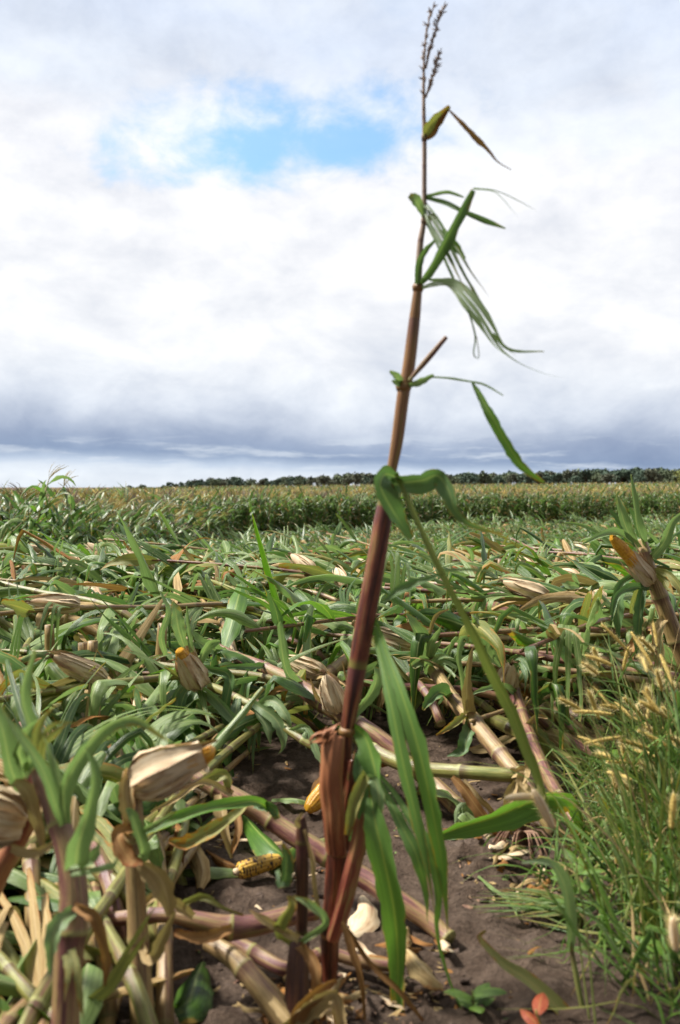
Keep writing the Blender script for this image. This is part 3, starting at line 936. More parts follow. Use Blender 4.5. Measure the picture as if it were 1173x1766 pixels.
# tassel
tas = []
for br in ([(731, 190), (731, 120), (734, 70), (740, 35), (747, 14)], [(734, 118), (741, 88), (752, 50), (758, 28), (765, 14)], [(734, 168), (741, 148), (750, 120), (758, 94)]):
    P = catmull(hp([(a, b, D - 0.01) for a, b in br]), 26)
    tas.append(tube(P, np.linspace(0.0026, 0.0012, 26), 5))
    for k in range(3, 26):
        tt = tangents(P)[k]
        for q in range(2):
            d = unit(tt * 1.0 + RNG.normal(0, 0.5, 3))
            C = np.array([P[k], P[k] + d * 0.006, P[k] + d * 0.013])
            tas.append(tube(C, [0.0008, U(.0013, .0024), 0.0004], 5))
part('tassel', cat(tas), 'tassel_brown', hero)
LB, LG, LW, LY, LD, LR = 'leaf_bright', 'leaf_green', 'leaf_waxy', 'leaf_yellowing', 'leaf_dry', 'leaf_rust'
HL = [
    # foot leaves
    ([(634, 1045, D + .02, 6), (645, 1072, D, 16), (662, 1130, D - .04, 26), (688, 1215, D - .10, 50), (712, 1305, D - .13, 64), (735, 1400, D - .14, 54), (752, 1480, D - .14, 40), (763, 1560, D - .13, 22), (768, 1612, D - .12, 6)], LB, .35, .35),
    ([(648, 1336, D - .04, 14), (668, 1362, D - .06, 24), (700, 1420, D - .10, 44), (728, 1470, D - .12, 54), (745, 1540, D - .12, 42), (746, 1590, D - .11, 22), (758, 1645, D - .1, 17), (785, 1715, D - .1, 15), (825, 1775, D - .1, 9)], LB, -.35, .3),
    ([(640, 1375, D - .08, 20), (648, 1420, D - .10, 46), (664, 1490, D - .11, 56), (680, 1570, D - .10, 54), (686, 1640, D - .08, 40), (686, 1710, D - .07, 34), (688, 1765, D - .06, 30)], LB, .3, .25),
    ([(612, 1254, D, 16), (630, 1272, D - .02, 36), (643, 1310, D - .04, 46), (650, 1350, D - .06, 30), (646, 1400, D - .06, 12)], LB, .5, .4),
    ([(618, 1300, D - .02, 20), (622, 1350, D - .05, 40), (615, 1400, D - .05, 36), (606, 1450, D - .04, 14)], LG, -.3, .3),
    ([(628, 1342, D - .07, 10), (645, 1345, D - .08, 20), (655, 1378, D - .09, 24), (650, 1420, D - .09, 16)], LW, .3, .4),
    ([(620, 1352, D - .07, 10), (632, 1335, D - .09, 18), (612, 1385, D - .08, 24), (600, 1440, D - .07, 12)], LY, .2, .4),
    # middle node
    ([(672, 838, D, 22), (700, 832, D - .04, 52), (730, 828, D - .07, 60), (755, 820, D - .08, 40), (775, 848, D - .10, 40), (786, 880, D - .10, 26), (815, 905, D - .08, 13), (868, 922, D - .06, 5)], LG, .5, .3),
    ([(682, 822, D - .02, 20), (664, 818, D - .05, 36), (656, 838, D - .07, 42), (672, 872, D - .06, 44), (690, 900, D - .04, 30), (708, 930, D - .03, 14)], LG, -.4, .4),
    ([(684, 816, D - .03, 10), (704, 862, D - .07, 12), (730, 920, D - .09, 13), (762, 988, D - .10, 15), (792, 1045, D - .10, 17), (822, 1103, D - .09, 20), (852, 1168, D - .07, 25), (882, 1225, D - .05, 28), (906, 1285, D - .04, 26), (930, 1345, D - .04, 18), (950, 1425, D - .03, 6)], 'leaf_lime', .2, .5),
    ([(765, 990, D - .1, 4), (735, 1000, D - .09, 10), (700, 1012, D - .08, 20), (660, 1038, D - .07, 5)], LG, .2, .2),
    ([(762, 985, D - .1, 3), (800, 982, D - .09, 6), (850, 985, D - .08, 3)], LW, .2, .2),
    # upper node with a tuft and the hanging blade
    ([(692, 664, D, 8), (684, 650, D - .02, 16), (672, 640, D - .03, 4)], LW, .3, .3),
    ([(693, 660, D, 6), (686, 660, D - .02, 12), (676, 656, D - .02, 3)], LW, -.3, .3),
    ([(706, 664, D - .01, 8), (724, 658, D - .03, 14), (748, 646, D - .05, 6)], LW, .3, .4),
    ([(745, 650, D - .05, 3), (775, 652, D - .06, 4), (805, 657, D - .07, 4), (835, 663, D - .07, 4), (868, 682, D - .07, 2)], LW, .2, .2),
    ([(815, 660, D - .07, 4), (830, 684, D - .08, 13), (850, 722, D - .09, 19), (875, 765, D - .09, 20), (900, 802, D - .09, 17), (938, 832, D - .08, 5)], LB, .3, .45),
    # leaf node with the pale drooping blade
    ([(724, 498, D, 7), (745, 491, D - .04, 12), (775, 487, D - .07, 22), (806, 514, D - .1, 42), (836, 552, D - .11, 36), (862, 590, D - .11, 20), (895, 612, D - .1, 8), (948, 629, D - .09, 4), (982, 632, D - .09, 2)], 'leaf_pale', .35, .2),
    ([(740, 482, D - .02, 4), (770, 485, D - .05, 10), (800, 500, D - .08, 6)], LW, .3, .2),
    ([(850, 575, D - .11, 6), (880, 603, D - .1, 6), (938, 606, D - .09, 2)], LW, .3, .2),
    ([(808, 535, D - .1, 4), (820, 580, D - .1, 3.5), (817, 612, D - .1, 2.5), (826, 617, D - .1, 2), (822, 580, D - .1, 1.5)], LG, .2, .2),
    ([(721, 492, D, 11), (735, 474, D - .03, 17), (758, 434, D - .07, 27), (785, 382, D - .10, 25), (814, 327, D - .11, 15)], LG, .55, .7),
    ([(719, 490, D - .01, 10), (722, 455, D - .015, 13), (733, 432, D - .03, 11), (750, 414, D - .05, 5)], LG, .3, .4),
    # top leaves
    ([(732, 378, D, 6), (724, 358, D - .01, 14), (716, 345, D - .02, 20), (706, 337, D - .02, 10)], LW, .3, .4),
    ([(733, 350, D, 8), (742, 372, D - .03, 26), (758, 400, D - .05, 30), (778, 430, D - .07, 26), (800, 470, D - .09, 20), (826, 512, D - .09, 21), (845, 550, D - .09, 4)], LG, -.4, .4),
    ([(734, 340, D, 8), (768, 349, D - .03, 9), (800, 364, D - .05, 9), (838, 380, D - .06, 11), (872, 394, D - .06, 3)], LG, .3, .3),
    ([(736, 338, D, 6), (772, 331, D - .02, 7), (800, 340, D - .03, 3)], LW, .3, .3),
    ([(816, 325, D - .11, 3.5), (860, 331, D - .12, 3), (918, 360, D - .12, 2)], LW, .3, .2),
    ([(735, 384, D, 4), (757, 425, D - .03, 6), (785, 486, D - .05, 5)], LG, .3, .3),
    ([(764, 396, D - .06, 8), (782, 418, D - .07, 19), (803, 446, D - .07, 4)], LB, .3, .3),
    ([(735, 376, D - .01, 6), (748, 374, D - .02, 15), (757, 376, D - .03, 7)], LY, .3, .3),
    # rolled leaf under the tassel
    ([(733, 240, D, 8), (736, 222, D - .01, 20), (752, 204, D - .03, 24), (775, 182, D - .05, 7)], LY, .35, .7),
    ([(734, 240, D, 6), (748, 230, D - .02, 9), (758, 208, D - .04, 9), (772, 190, D - .05, 4)], LR, .2, .5),
    ([(775, 190, D - .05, 3), (798, 213, D - .06, 8), (822, 238, D - .06, 11), (842, 258, D - .06, 7), (858, 278, D - .06, 3), (882, 293, D - .06, 1.5)], LR, .3, .4),
]
SPLIT = {0: 2, 1: 2, 17: 3, 24: 3, 27: 2}
for k, (pts, m, tl, fd) in enumerate(HL):
    sc = 0.97 if k == 0 else 0.86 if k in (1, 2) else (0.74 if k in (7, 17, 21, 24) else 0.85 if max(p[3] for p in pts) > 25 else 1.0)
    hleaf([(a, b, c, w_ * sc) for a, b, c, w_ in pts], m, hero, tl, 30 if len(pts) > 5 else 14, 7, fd, 0.18, ragged=.22, split=SPLIT.get(k, 0))
htube([(706, 656, D - .02, 6), (735, 622, D - .04, 11), (770, 581, D - .06, 8)], 'stalk_purple', hero, 8, 'leaf_midrib', 1.0, 'bare purple brown midrib stub', False)


def cane(name, label, path, m, leaves=(), ears=(), autos=0, mix='green', sides=11, up=0.2, group=None, cat_='corn plant', lmin=0.0, big=1.0):
    """hand-placed corn plant: path (px, py, distance, width px) from its foot to its tip"""
    p0 = at(*path[0][:3])
    t = thing(name, (p0.x, p0.y, max(p0.z - 0.02, T(p0.x, p0.y))), label, cat_, group)
    htube(path, m, t, sides, n=max(30, 14 * len(path)))
    for lf in leaves:
        big_ = max(q[3] for q in lf[0])
        k_ = 0.8 if big_ > 30 else 1.0
        hleaf([(q[0] + (U(-4, 4) if big_ > 24 else 0), q[1], q[2], q[3] * k_ * U(.85, 1.1)) for q in lf[0]], lf[1], t, lf[2] if len(lf) > 2 else U(-.5, .5), 20, 7, U(0.25, 0.85), 0.18, U(0, .6),
              twist=U(-.5, .5), ragged=.28, split=random.choice([0, 0, 2, 2, 3]) if big_ > 24 and lf[1] not in (LD, LR) else 0)
    for (px, py, d, dx_, dy_, dd, L, r, op) in ears:
        p = at(px, py, d)
        ax = np.array(at(px + dx_, py + dy_, d + dd)) - np.array(p)
        add_ear(t, np.array(p), ax, L, r, op)
    if autos:
        C = catmull(hp(path), 60)
        Tn = tangents(C)
        for k in range(autos):
            s = lmin + (1 - lmin) * (k + 0.5 + U(-.3, .3)) / autos
            i = int(np.clip(s, 0, 1) * 59)
            tt = Tn[i]
            lat = unit(np.cross(tt, [0, 0, 1.0]) + 1e-6); upv = np.cross(lat, tt)
            a = U(0.4, 1.1); ph = U(-0.7, 0.7) + (0 if k % 2 else math.pi)
            dv = tt * math.cos(a) + (lat * math.cos(ph) + upv * math.sin(ph)) * math.sin(a)
            dv[2] += U(0.0, 0.4) + up
            torn = random.random() < 0.45
            L = U(0.35, 0.65) * (0.6 if torn else 1.0) * big
            part('leaf', auto_leaf(C[i], dv, L, U(0.06, 0.095), U(1.8, 5.5), 15, 7, U(-.8, .8), U(-1.2, 1.2), (int(U(3, 12)), U(0.8, 1.8)) if random.random() < 0.45 else None, torn, U(-1.5, 1.5)), pick_leaf(mix), t)
    return t


# --- right of centre: snapped stub with the cane folded over to the left
B = cane('broken_corn_stalk', "dark red stub rooted in bare soil, its green cane snapped over level to the left", [
    (903, 1462, 2.55, 26), (900, 1420, 2.56, 23), (896, 1375, 2.58, 22), (892, 1338, 2.60, 24)], 'stalk_dark', [
    ([(758, 1440, 2.45, 18), (800, 1425, 2.44, 40), (850, 1410, 2.43, 50), (905, 1388, 2.42, 52), (950, 1372, 2.44, 48), (985, 1382, 2.48, 36), (1000, 1408, 2.5, 26), (1008, 1445, 2.52, 20), (1008, 1470, 2.53, 4)], LB, .55),
    ([(890, 1345, 2.57, 10), (880, 1375, 2.55, 22), (878, 1410, 2.55, 16), (884, 1440, 2.55, 5)], LD, .3),
    ([(893, 1340, 2.57, 12), (903, 1365, 2.54, 26), (897, 1395, 2.53, 18), (890, 1425, 2.53, 6)], LD, .2),
    ([(885, 1335, 2.58, 18), (905, 1330, 2.55, 22), (900, 1352, 2.54, 20)], LD, .1),
    ([(780, 1340, 2.6, 10), (800, 1360, 2.58, 20), (825, 1395, 2.56, 22), (850, 1428, 2.55, 14), (858, 1440, 2.55, 4)], LR, .3),
    ([(800, 1345, 2.62, 6), (825, 1375, 2.6, 12), (850, 1405, 2.6, 9), (830, 1440, 2.6, 3)], LD, .3)])
htube([(898, 1334, 2.59, 23), (870, 1336, 2.60, 24), (800, 1331, 2.64, 23), (735, 1326, 2.72, 24), (690, 1316, 2.80, 25), (650, 1296, 2.88, 26), (610, 1265, 2.98, 26)], 'stalk_green', B, 11, 'folded_cane', 1.0, 'green and purple cane folded over')
rt = []
for k in range(26):
    a = U(0, 6.28); q = np.array(gnd(903, 1462)) + np.array([0, 0, 0.05])
    d = np.array([math.cos(a), math.sin(a), 0])
    rt.append(tube(catmull([q + d * 0.012, q + d * 0.05 + np.array([0, 0, 0.005]), q + d * U(0.07, 0.10) + np.array([0, 0, -0.06])], 6), 0.0035, 5))
part('brace_roots', cat(rt), 'root', B)

cane('fallen_corn_stalk', "tan fallen cane with an upright straw-coloured sheath and pale leaf whorl at its tip", [
    (960, 1440, 2.60, 24), (925, 1385, 2.68, 27), (893, 1340, 2.78, 28), (850, 1285, 2.92, 28), (812, 1240, 3.06, 30), (783, 1208, 3.18, 24), (765, 1180, 3.28, 22), (745, 1148, 3.40, 22), (735, 1125, 3.5, 14)], 'stalk_tan', [
    ([(740, 1135, 3.45, 16), (730, 1110, 3.4, 22), (716, 1085, 3.35, 24), (700, 1058, 3.35, 4)], LW, .4),
    ([(738, 1130, 3.44, 8), (740, 1095, 3.38, 8), (752, 1062, 3.34, 8), (775, 1050, 3.32, 2)], LD, .2),
    ([(742, 1138, 3.42, 16), (752, 1112, 3.36, 32), (762, 1085, 3.32, 22), (770, 1070, 3.3, 5)], LW, .3),
    ([(745, 1150, 3.38, 20), (765, 1140, 3.3, 26), (790, 1150, 3.24, 18), (785, 1165, 3.24, 6)], LW, .3),
    ([(745, 1150, 3.38, 20), (730, 1140, 3.32, 26), (712, 1150, 3.3, 14)], LW, -.3),
    ([(806, 1228, 3.05, 26), (803, 1205, 3.02, 30), (806, 1170, 3.0, 14), (813, 1130, 2.98, 8), (816, 1116, 2.98, 2)], LD, .2),
    ([(799, 1215, 3.05, 14), (796, 1175, 3.03, 12), (790, 1130, 3.02, 12), (800, 1100, 3.02, 18), (806, 1108, 3.02, 6)], LW, .4),
    ([(805, 1236, 3.04, 10), (785, 1250, 3.0, 14), (752, 1268, 2.96, 4)], LY, .4),
    ([(775, 1200, 3.2, 14), (755, 1195, 3.12, 34), (738, 1210, 3.1, 26), (730, 1225, 3.1, 6)], LG, .2),
    ([(815, 1240, 3.05, 16), (810, 1270, 2.98, 30), (795, 1298, 2.96, 22), (775, 1305, 2.96, 4)], LG, .3)])
cane('fallen_corn_stalk', "slim purple fallen cane with a pale husked ear near its tip, beside the bare canes", [
    (1010, 1450, 2.55, 18), (985, 1405, 2.62, 20), (955, 1358, 2.74, 22), (925, 1300, 2.94, 24), (903, 1245, 3.14, 24), (890, 1205, 3.30, 24), (878, 1170, 3.44, 20), (860, 1130, 3.6, 14)], 'stalk_purple', [
    ([(888, 1195, 3.3, 12), (868, 1185, 3.25, 14), (835, 1190, 3.2, 10), (810, 1200, 3.18, 3)], LW, .4),
    ([(880, 1160, 3.4, 20), (895, 1142, 3.32, 30), (908, 1160, 3.26, 24), (906, 1195, 3.24, 14)], LG, .3),
    ([(870, 1150, 3.45, 16), (850, 1120, 3.4, 34), (862, 1100, 3.36, 24), (870, 1092, 3.34, 5)], LW, .3),
    ([(930, 1310, 2.9, 12), (915, 1320, 2.86, 20), (905, 1350, 2.84, 14), (900, 1370, 2.84, 4)], LD, .3),
    ([(905, 1255, 3.1, 12), (925, 1235, 3.06, 10), (945, 1238, 3.04, 4)], LD, .3)],
    [(868, 1188, 3.36, 12, -36, -.04, .11, .038, 0)])
for lab, pth, mt in (
    ("topmost of the brown bare canes lying side by side left of the foxtail heads", [(1100, 1262, 3.75, 20), (1036, 1262, 3.7, 24), (985, 1232, 3.8, 25), (940, 1205, 3.95, 26), (900, 1178, 4.1, 24), (850, 1150, 4.3, 20)], 'stalk_purple'),
    ("sheathed brown cane lying second from the top among the bare canes left of the foxtail", [(1045, 1290, 3.42, 22), (1000, 1262, 3.5, 26), (960, 1235, 3.6, 27), (920, 1208, 3.72, 26), (880, 1190, 3.85, 22)], 'stalk_tan'),
    ("purple cane with green joints lying third among the bare canes beside the foxtail", [(1025, 1305, 3.3, 20), (985, 1280, 3.36, 24), (940, 1255, 3.46, 24), (900, 1230, 3.56, 22), (860, 1212, 3.7, 20)], 'stalk_purple'),
    ("lowest cane of the bare ones lying together, its cut foot touching the weeds", [(1000, 1325, 3.15, 20), (965, 1305, 3.2, 24), (920, 1280, 3.3, 25), (880, 1255, 3.42, 24), (830, 1232, 3.6, 22)], 'stalk_green')):
    cane('fallen_corn_stalk', lab, pth, mt, (), (), 4, 'dry', group='bare canes lying beside the foxtail', up=-0.1, big=0.7)
cane('fallen_corn_stalk', "long purple cane slanting up left above the bare canes, brown dead leaves hanging from it", [
    (1125, 1205, 4.1, 22), (1075, 1178, 4.15, 26), (1040, 1155, 4.2, 27), (990, 1115, 4.3, 27), (940, 1083, 4.4, 27), (880, 1060, 4.5, 25), (820, 1036, 4.6, 22), (760, 1005, 4.8, 16)], 'stalk_purple', [
    ([(1035, 1150, 4.1, 20), (1028, 1172, 4.05, 26), (1015, 1195, 4.05, 20), (995, 1215, 4.05, 6)], LD, .3),
    ([(1000, 1122, 4.2, 14), (980, 1150, 4.15, 26), (970, 1180, 4.15, 22), (965, 1198, 4.15, 8)], LR, .3),
    ([(960, 1100, 4.3, 12), (930, 1080, 4.2, 20), (895, 1062, 4.2, 8)], LD, .3),
    ([(970, 1105, 4.3, 8), (940, 1090, 4.25, 20), (920, 1075, 4.2, 10)], LD, -.3),
    ([(960, 1090, 4.25, 8), (985, 1080, 4.2, 16), (930, 1055, 4.2, 10)], LY, .3)],
    [(960, 1130, 4.2, -40, -28, .05, .2, .035, 0), (930, 1105, 4.3, -45, -8, .05, .2, .036, 0)], 5, 'green')
cane('leaning_corn_plant', "leaning corn plant at the right edge holding an opened ear with bare yellow kernels", [
    (1215, 1260, 3.3, 30), (1190, 1165, 3.3, 28), (1165, 1100, 3.3, 28), (1143, 1040, 3.3, 27), (1128, 1000, 3.3, 25), (1116, 968, 3.3, 22), (1108, 930, 3.32, 14)], 'stalk_tan', [
    ([(1108, 938, 3.3, 10), (1098, 905, 3.27, 13), (1094, 860, 3.26, 10), (1088, 818, 3.26, 2)], LW, .6),
    ([(1100, 945, 3.3, 14), (1082, 915, 3.26, 20), (1072, 885, 3.24, 22), (1064, 853, 3.24, 3)], LW, .3),
    ([(1095, 940, 3.3, 12), (1065, 920, 3.24, 16), (1035, 925, 3.2, 14), (1005, 938, 3.2, 3)], LW, .5),
    ([(1130, 985, 3.28, 12), (1150, 1000, 3.2, 30), (1168, 1030, 3.16, 28), (1180, 1070, 3.14, 6)], LY, .3),
    ([(1120, 1015, 3.28, 14), (1090, 1015, 3.2, 16), (1065, 1030, 3.16, 14), (1055, 1070, 3.14, 5)], LG, .3),
    ([(1100, 985, 3.3, 10), (1075, 1010, 3.26, 22), (1070, 1050, 3.24, 26), (1068, 1100, 3.24, 6)], LG, .2),
    ([(1110, 1000, 3.3, 10), (1105, 1040, 3.26, 20), (1102, 1085, 3.24, 18), (1100, 1130, 3.24, 5)], LG, .2),
    ([(1125, 960, 3.3, 14), (1145, 935, 3.24, 20), (1160, 900, 3.2, 14), (1185, 880, 3.2, 4)], LW, .3),
    ([(1150, 1060, 3.3, 16), (1135, 1090, 3.24, 22), (1140, 1130, 3.22, 18), (1130, 1160, 3.22, 5)], LD, .3)],
    [(1124, 1005, 3.26, -40, -46, -.02, .215, .031, 0.9)])
cane('broken_corn_stalk', "dry upright stub below the opened ear with a green cane bent level to its left", [
    (1106, 1190, 3.75, 22), (1104, 1150, 3.75, 21), (1103, 1112, 3.76, 20), (1100, 1092, 3.76, 24), (1060, 1094, 3.76, 16), (1000, 1098, 3.8, 16), (930, 1102, 3.9, 14)], 'stalk_green', [
    ([(1098, 1100, 3.7, 10), (1088, 1130, 3.68, 20), (1080, 1165, 3.68, 16), (1075, 1190, 3.68, 4)], LR, .3),
    ([(1108, 1100, 3.7, 10), (1125, 1115, 3.68, 16), (1132, 1150, 3.68, 10)], LD, .3),
    ([(1060, 1098, 3.72, 8), (1045, 1115, 3.7, 16), (1015, 1132, 3.7, 5)], LY, .3)])
cane('broken_corn_stalk', "broken upright stalk, wilted leaf wrapped over its snapped top, behind the long purple cane", [
    (1010, 1165, 4.4, 22), (1005, 1110, 4.4, 22), (1000, 1060, 4.4, 22), (990, 1030, 4.4, 20), (945, 1040, 4.4, 16), (900, 1050, 4.5, 14)], 'stalk_tan', [
    ([(990, 1030, 4.35, 16), (1010, 1020, 4.32, 20), (1020, 1050, 4.3, 16), (1015, 1100, 4.3, 6)], LY, .3),
    ([(985, 1035, 4.35, 16), (985, 1070, 4.3, 22), (990, 1110, 4.3, 18), (992, 1140, 4.3, 6)], LD, .3),
    ([(1000, 1010, 4.35, 10), (985, 1000, 4.3, 30), (975, 990, 4.3, 8)], LW, .3),
    ([(1005, 1020, 4.3, 10), (1035, 1075, 4.25, 10), (1060, 1095, 4.25, 3)], LY, .3)])

# --- centre left: the purple cane with the pale pointed ear
cane('fallen_corn_stalk', "purple fallen cane just behind the standing stalk with a pale pointed husked ear sticking up", [
    (690, 1300, 2.85, 26), (640, 1262, 2.92, 28), (592, 1236, 3.0, 29), (545, 1205, 3.1, 30), (510, 1180, 3.18, 26), (480, 1163, 3.26, 22), (440, 1145, 3.36, 20), (400, 1130, 3.46, 18), (360, 1108, 3.56, 14)], 'stalk_purple', [
    ([(515, 1182, 3.15, 20), (495, 1160, 3.1, 18), (486, 1120, 3.06, 18), (482, 1078, 3.04, 10), (484, 1072, 3.04, 3)], LW, .5),
    ([(500, 1185, 3.16, 12), (480, 1190, 3.1, 12), (455, 1210, 3.06, 4)], LR, .3),
    ([(455, 1150, 3.3, 12), (420, 1150, 3.22, 12), (380, 1152, 3.2, 4)], LG, .3),
    ([(440, 1148, 3.34, 14), (425, 1180, 3.26, 22), (420, 1230, 3.24, 18), (425, 1270, 3.24, 4)], LG, .2),
    ([(470, 1160, 3.28, 14), (465, 1190, 3.24, 24), (430, 1215, 3.22, 20), (415, 1260, 3.22, 5)], LG, .3),
    ([(395, 1130, 3.42, 14), (370, 1120, 3.36, 26), (345, 1108, 3.34, 20), (330, 1090, 3.34, 5)], LW, .3),
    ([(600, 1242, 2.98, 10), (608, 1200, 2.94, 10), (596, 1170, 2.93, 6), (590, 1140, 2.93, 2)], LD, .3),
    ([(560, 1215, 3.05, 8), (545, 1200, 3.0, 8), (535, 1170, 3.0, 2)], LD, .3),
    ([(610, 1250, 2.95, 16), (640, 1280, 2.9, 20), (660, 1310, 2.88, 10)], LD, .3),
    ([(600, 1245, 2.96, 10), (640, 1195, 2.9, 20), (650, 1165, 2.88, 24), (645, 1150, 2.88, 4)], LW, .4)],
    [(585, 1228, 2.97, -22, -58, .0, .13, .035, 0)], 4, 'green', lmin=.3)
cane('fallen_corn_stalk', "straight green and brown cane crossing behind the pale pointed ear, tip to the upper right", [
    (420, 1272, 3.3, 26), (470, 1228, 3.4, 26), (525, 1190, 3.52, 24), (570, 1160, 3.65, 23), (620, 1120, 3.8, 18), (660, 1095, 3.95, 14)], 'stalk_tan', (), (), 5, 'green', lmin=.4)
cane('fallen_corn_stalk', "fallen cane behind the soil clearing carrying a cut straw-coloured ear beside a pale leaf whorl", [
    (780, 1215, 3.6, 20), (740, 1185, 3.66, 22), (700, 1150, 3.78, 22), (660, 1120, 3.9, 22), (620, 1095, 4.05, 18), (570, 1075, 4.2, 14)], 'stalk_tan', (),
    [(720, 1118, 3.7, -60, -22, .02, .18, .034, 0)], 6, 'green')
cane('leaning_corn_plant', "leaning plant holding up a husked ear with a speck of yellow under tall pale leaves", [
    (378, 1335, 3.35, 24), (368, 1285, 3.3, 23), (357, 1235, 3.22, 22), (348, 1195, 3.14, 22), (341, 1165, 3.08, 22), (335, 1140, 3.04, 18), (322, 1100, 3.02, 12)], 'stalk_tan', [
    ([(318, 1115, 3.0, 14), (308, 1085, 2.97, 24), (303, 1055, 2.96, 22), (298, 1037, 2.96, 5)], LW, .3),
    ([(285, 1130, 3.0, 10), (278, 1095, 2.95, 14), (290, 1055, 2.94, 12), (276, 1020, 2.94, 3)], LW, .4),
    ([(330, 1125, 3.0, 10), (325, 1085, 2.98, 9), (322, 1045, 2.97, 3)], LW, .2),
    ([(345, 1195, 3.1, 10), (312, 1170, 3.0, 14), (283, 1150, 2.96, 3)], LY, .4),
    ([(342, 1180, 3.08, 14), (370, 1205, 3.0, 26), (405, 1240, 2.94, 20), (432, 1265, 2.9, 5)], LW, .3),
    ([(350, 1225, 3.15, 12), (372, 1222, 3.08, 16), (392, 1232, 3.06, 6)], LW, .3),
    ([(340, 1170, 3.1, 14), (312, 1195, 3.05, 26), (300, 1240, 3.03, 26), (303, 1290, 3.03, 6)], LG, .2),
    ([(345, 1185, 3.1, 14), (330, 1220, 3.06, 22), (322, 1270, 3.05, 24), (325, 1310, 3.05, 6)], LG, .3),
    ([(350, 1150, 3.06, 14), (395, 1165, 3.02, 20), (390, 1220, 3.0, 22), (395, 1280, 3.0, 5)], LG, .2),
    ([(340, 1160, 3.06, 12), (350, 1128, 3.02, 16), (362, 1108, 3.0, 20), (380, 1105, 3.0, 5)], LW, .4)],
    [(345, 1185, 3.02, -34, -62, -.06, .15, .036, .25)])
cane('fallen_corn_stalk', "blue green leafy fallen plant drooping over the clearing's back edge toward the standing stalk", [
    (300, 1190, 3.3, 20), (360, 1185, 3.2, 16), (420, 1210, 3.05, 14), (470, 1240, 2.95, 14), (520, 1275, 2.85, 14), (560, 1300, 2.8, 10)], 'stalk_green', [
    ([(430, 1215, 3.0, 14), (450, 1225, 2.94, 34), (470, 1250, 2.9, 46), (480, 1285, 2.88, 30), (470, 1300, 2.88, 6)], LW, .3),
    ([(440, 1220, 3.0, 14), (470, 1215, 2.94, 40), (490, 1235, 2.9, 36), (500, 1260, 2.9, 8)], LW, .2),
    ([(500, 1262, 2.88, 14), (525, 1258, 2.84, 26), (535, 1290, 2.82, 34), (560, 1325, 2.8, 10)], LW, .4),
    ([(410, 1205, 3.05, 14), (400, 1250, 3.0, 30), (395, 1300, 2.98, 22), (400, 1340, 2.98, 5)], LG, .2),
    ([(450, 1235, 3.0, 14), (440, 1280, 2.98, 26), (438, 1330, 2.97, 5)], LG, .3)])
cane('broken_corn_stalk', "reddish brown upright dry stalk with papery dead leaves at its top, mid field left", [
    (340, 1062, 5.0, 18), (340, 1030, 5.0, 17), (338, 1000, 5.0, 18), (334, 968, 5.0, 20)], 'stalk_tan', [
    ([(336, 975, 4.95, 12), (320, 985, 4.9, 24), (322, 1015, 4.9, 22), (318, 1030, 4.9, 6)], LD, .3),
    ([(336, 972, 4.95, 8), (326, 960, 4.92, 10), (316, 945, 4.92, 3)], LD, .3),
    ([(345, 1000, 4.95, 12), (370, 1005, 4.9, 14), (400, 1012, 4.9, 4)], LR, .3)])

# --- foreground left
cane('fallen_corn_stalk', "longest fallen cane, crossing bare soil behind the standing stalk from lower right up left", [
    (775, 1622, 1.98, 30), (740, 1590, 2.02, 32), (690, 1555, 2.06, 34), (640, 1522, 2.11, 34), (590, 1492, 2.15, 34), (540, 1462, 2.18, 34), (490, 1430, 2.22, 33), (450, 1402, 2.25, 32), (410, 1378, 2.28, 32), (360, 1352, 2.32, 30), (310, 1325, 2.36, 26)], 'stalk_purple', [
    ([(470, 1398, 2.18, 10), (440, 1383, 2.12, 24), (390, 1390, 2.08, 22), (330, 1405, 2.04, 22), (270, 1432, 2.02, 18), (235, 1450, 2.0, 3)], LB, .5),
    ([(430, 1383, 2.16, 8), (390, 1420, 2.1, 30), (330, 1455, 2.06, 34), (290, 1450, 2.04, 16)], LY, .5),
    ([(440, 1385, 2.18, 12), (470, 1392, 2.15, 22), (480, 1412, 2.14, 14)], LG, .4),
    ([(400, 1372, 2.24, 12), (350, 1350, 2.2, 14), (300, 1380, 2.16, 10), (260, 1400, 2.14, 4)], LD, .3),
    ([(405, 1385, 2.26, 12), (412, 1430, 2.2, 18), (404, 1462, 2.18, 10), (400, 1472, 2.18, 4)], LR, .2),
    ([(380, 1370, 2.26, 14), (385, 1410, 2.22, 26), (395, 1450, 2.2, 16), (398, 1480, 2.2, 5)], LD, .2),
    ([(340, 1350, 2.3, 14), (370, 1335, 2.26, 26), (395, 1340, 2.24, 20), (390, 1370, 2.24, 8)], LY, .3)])
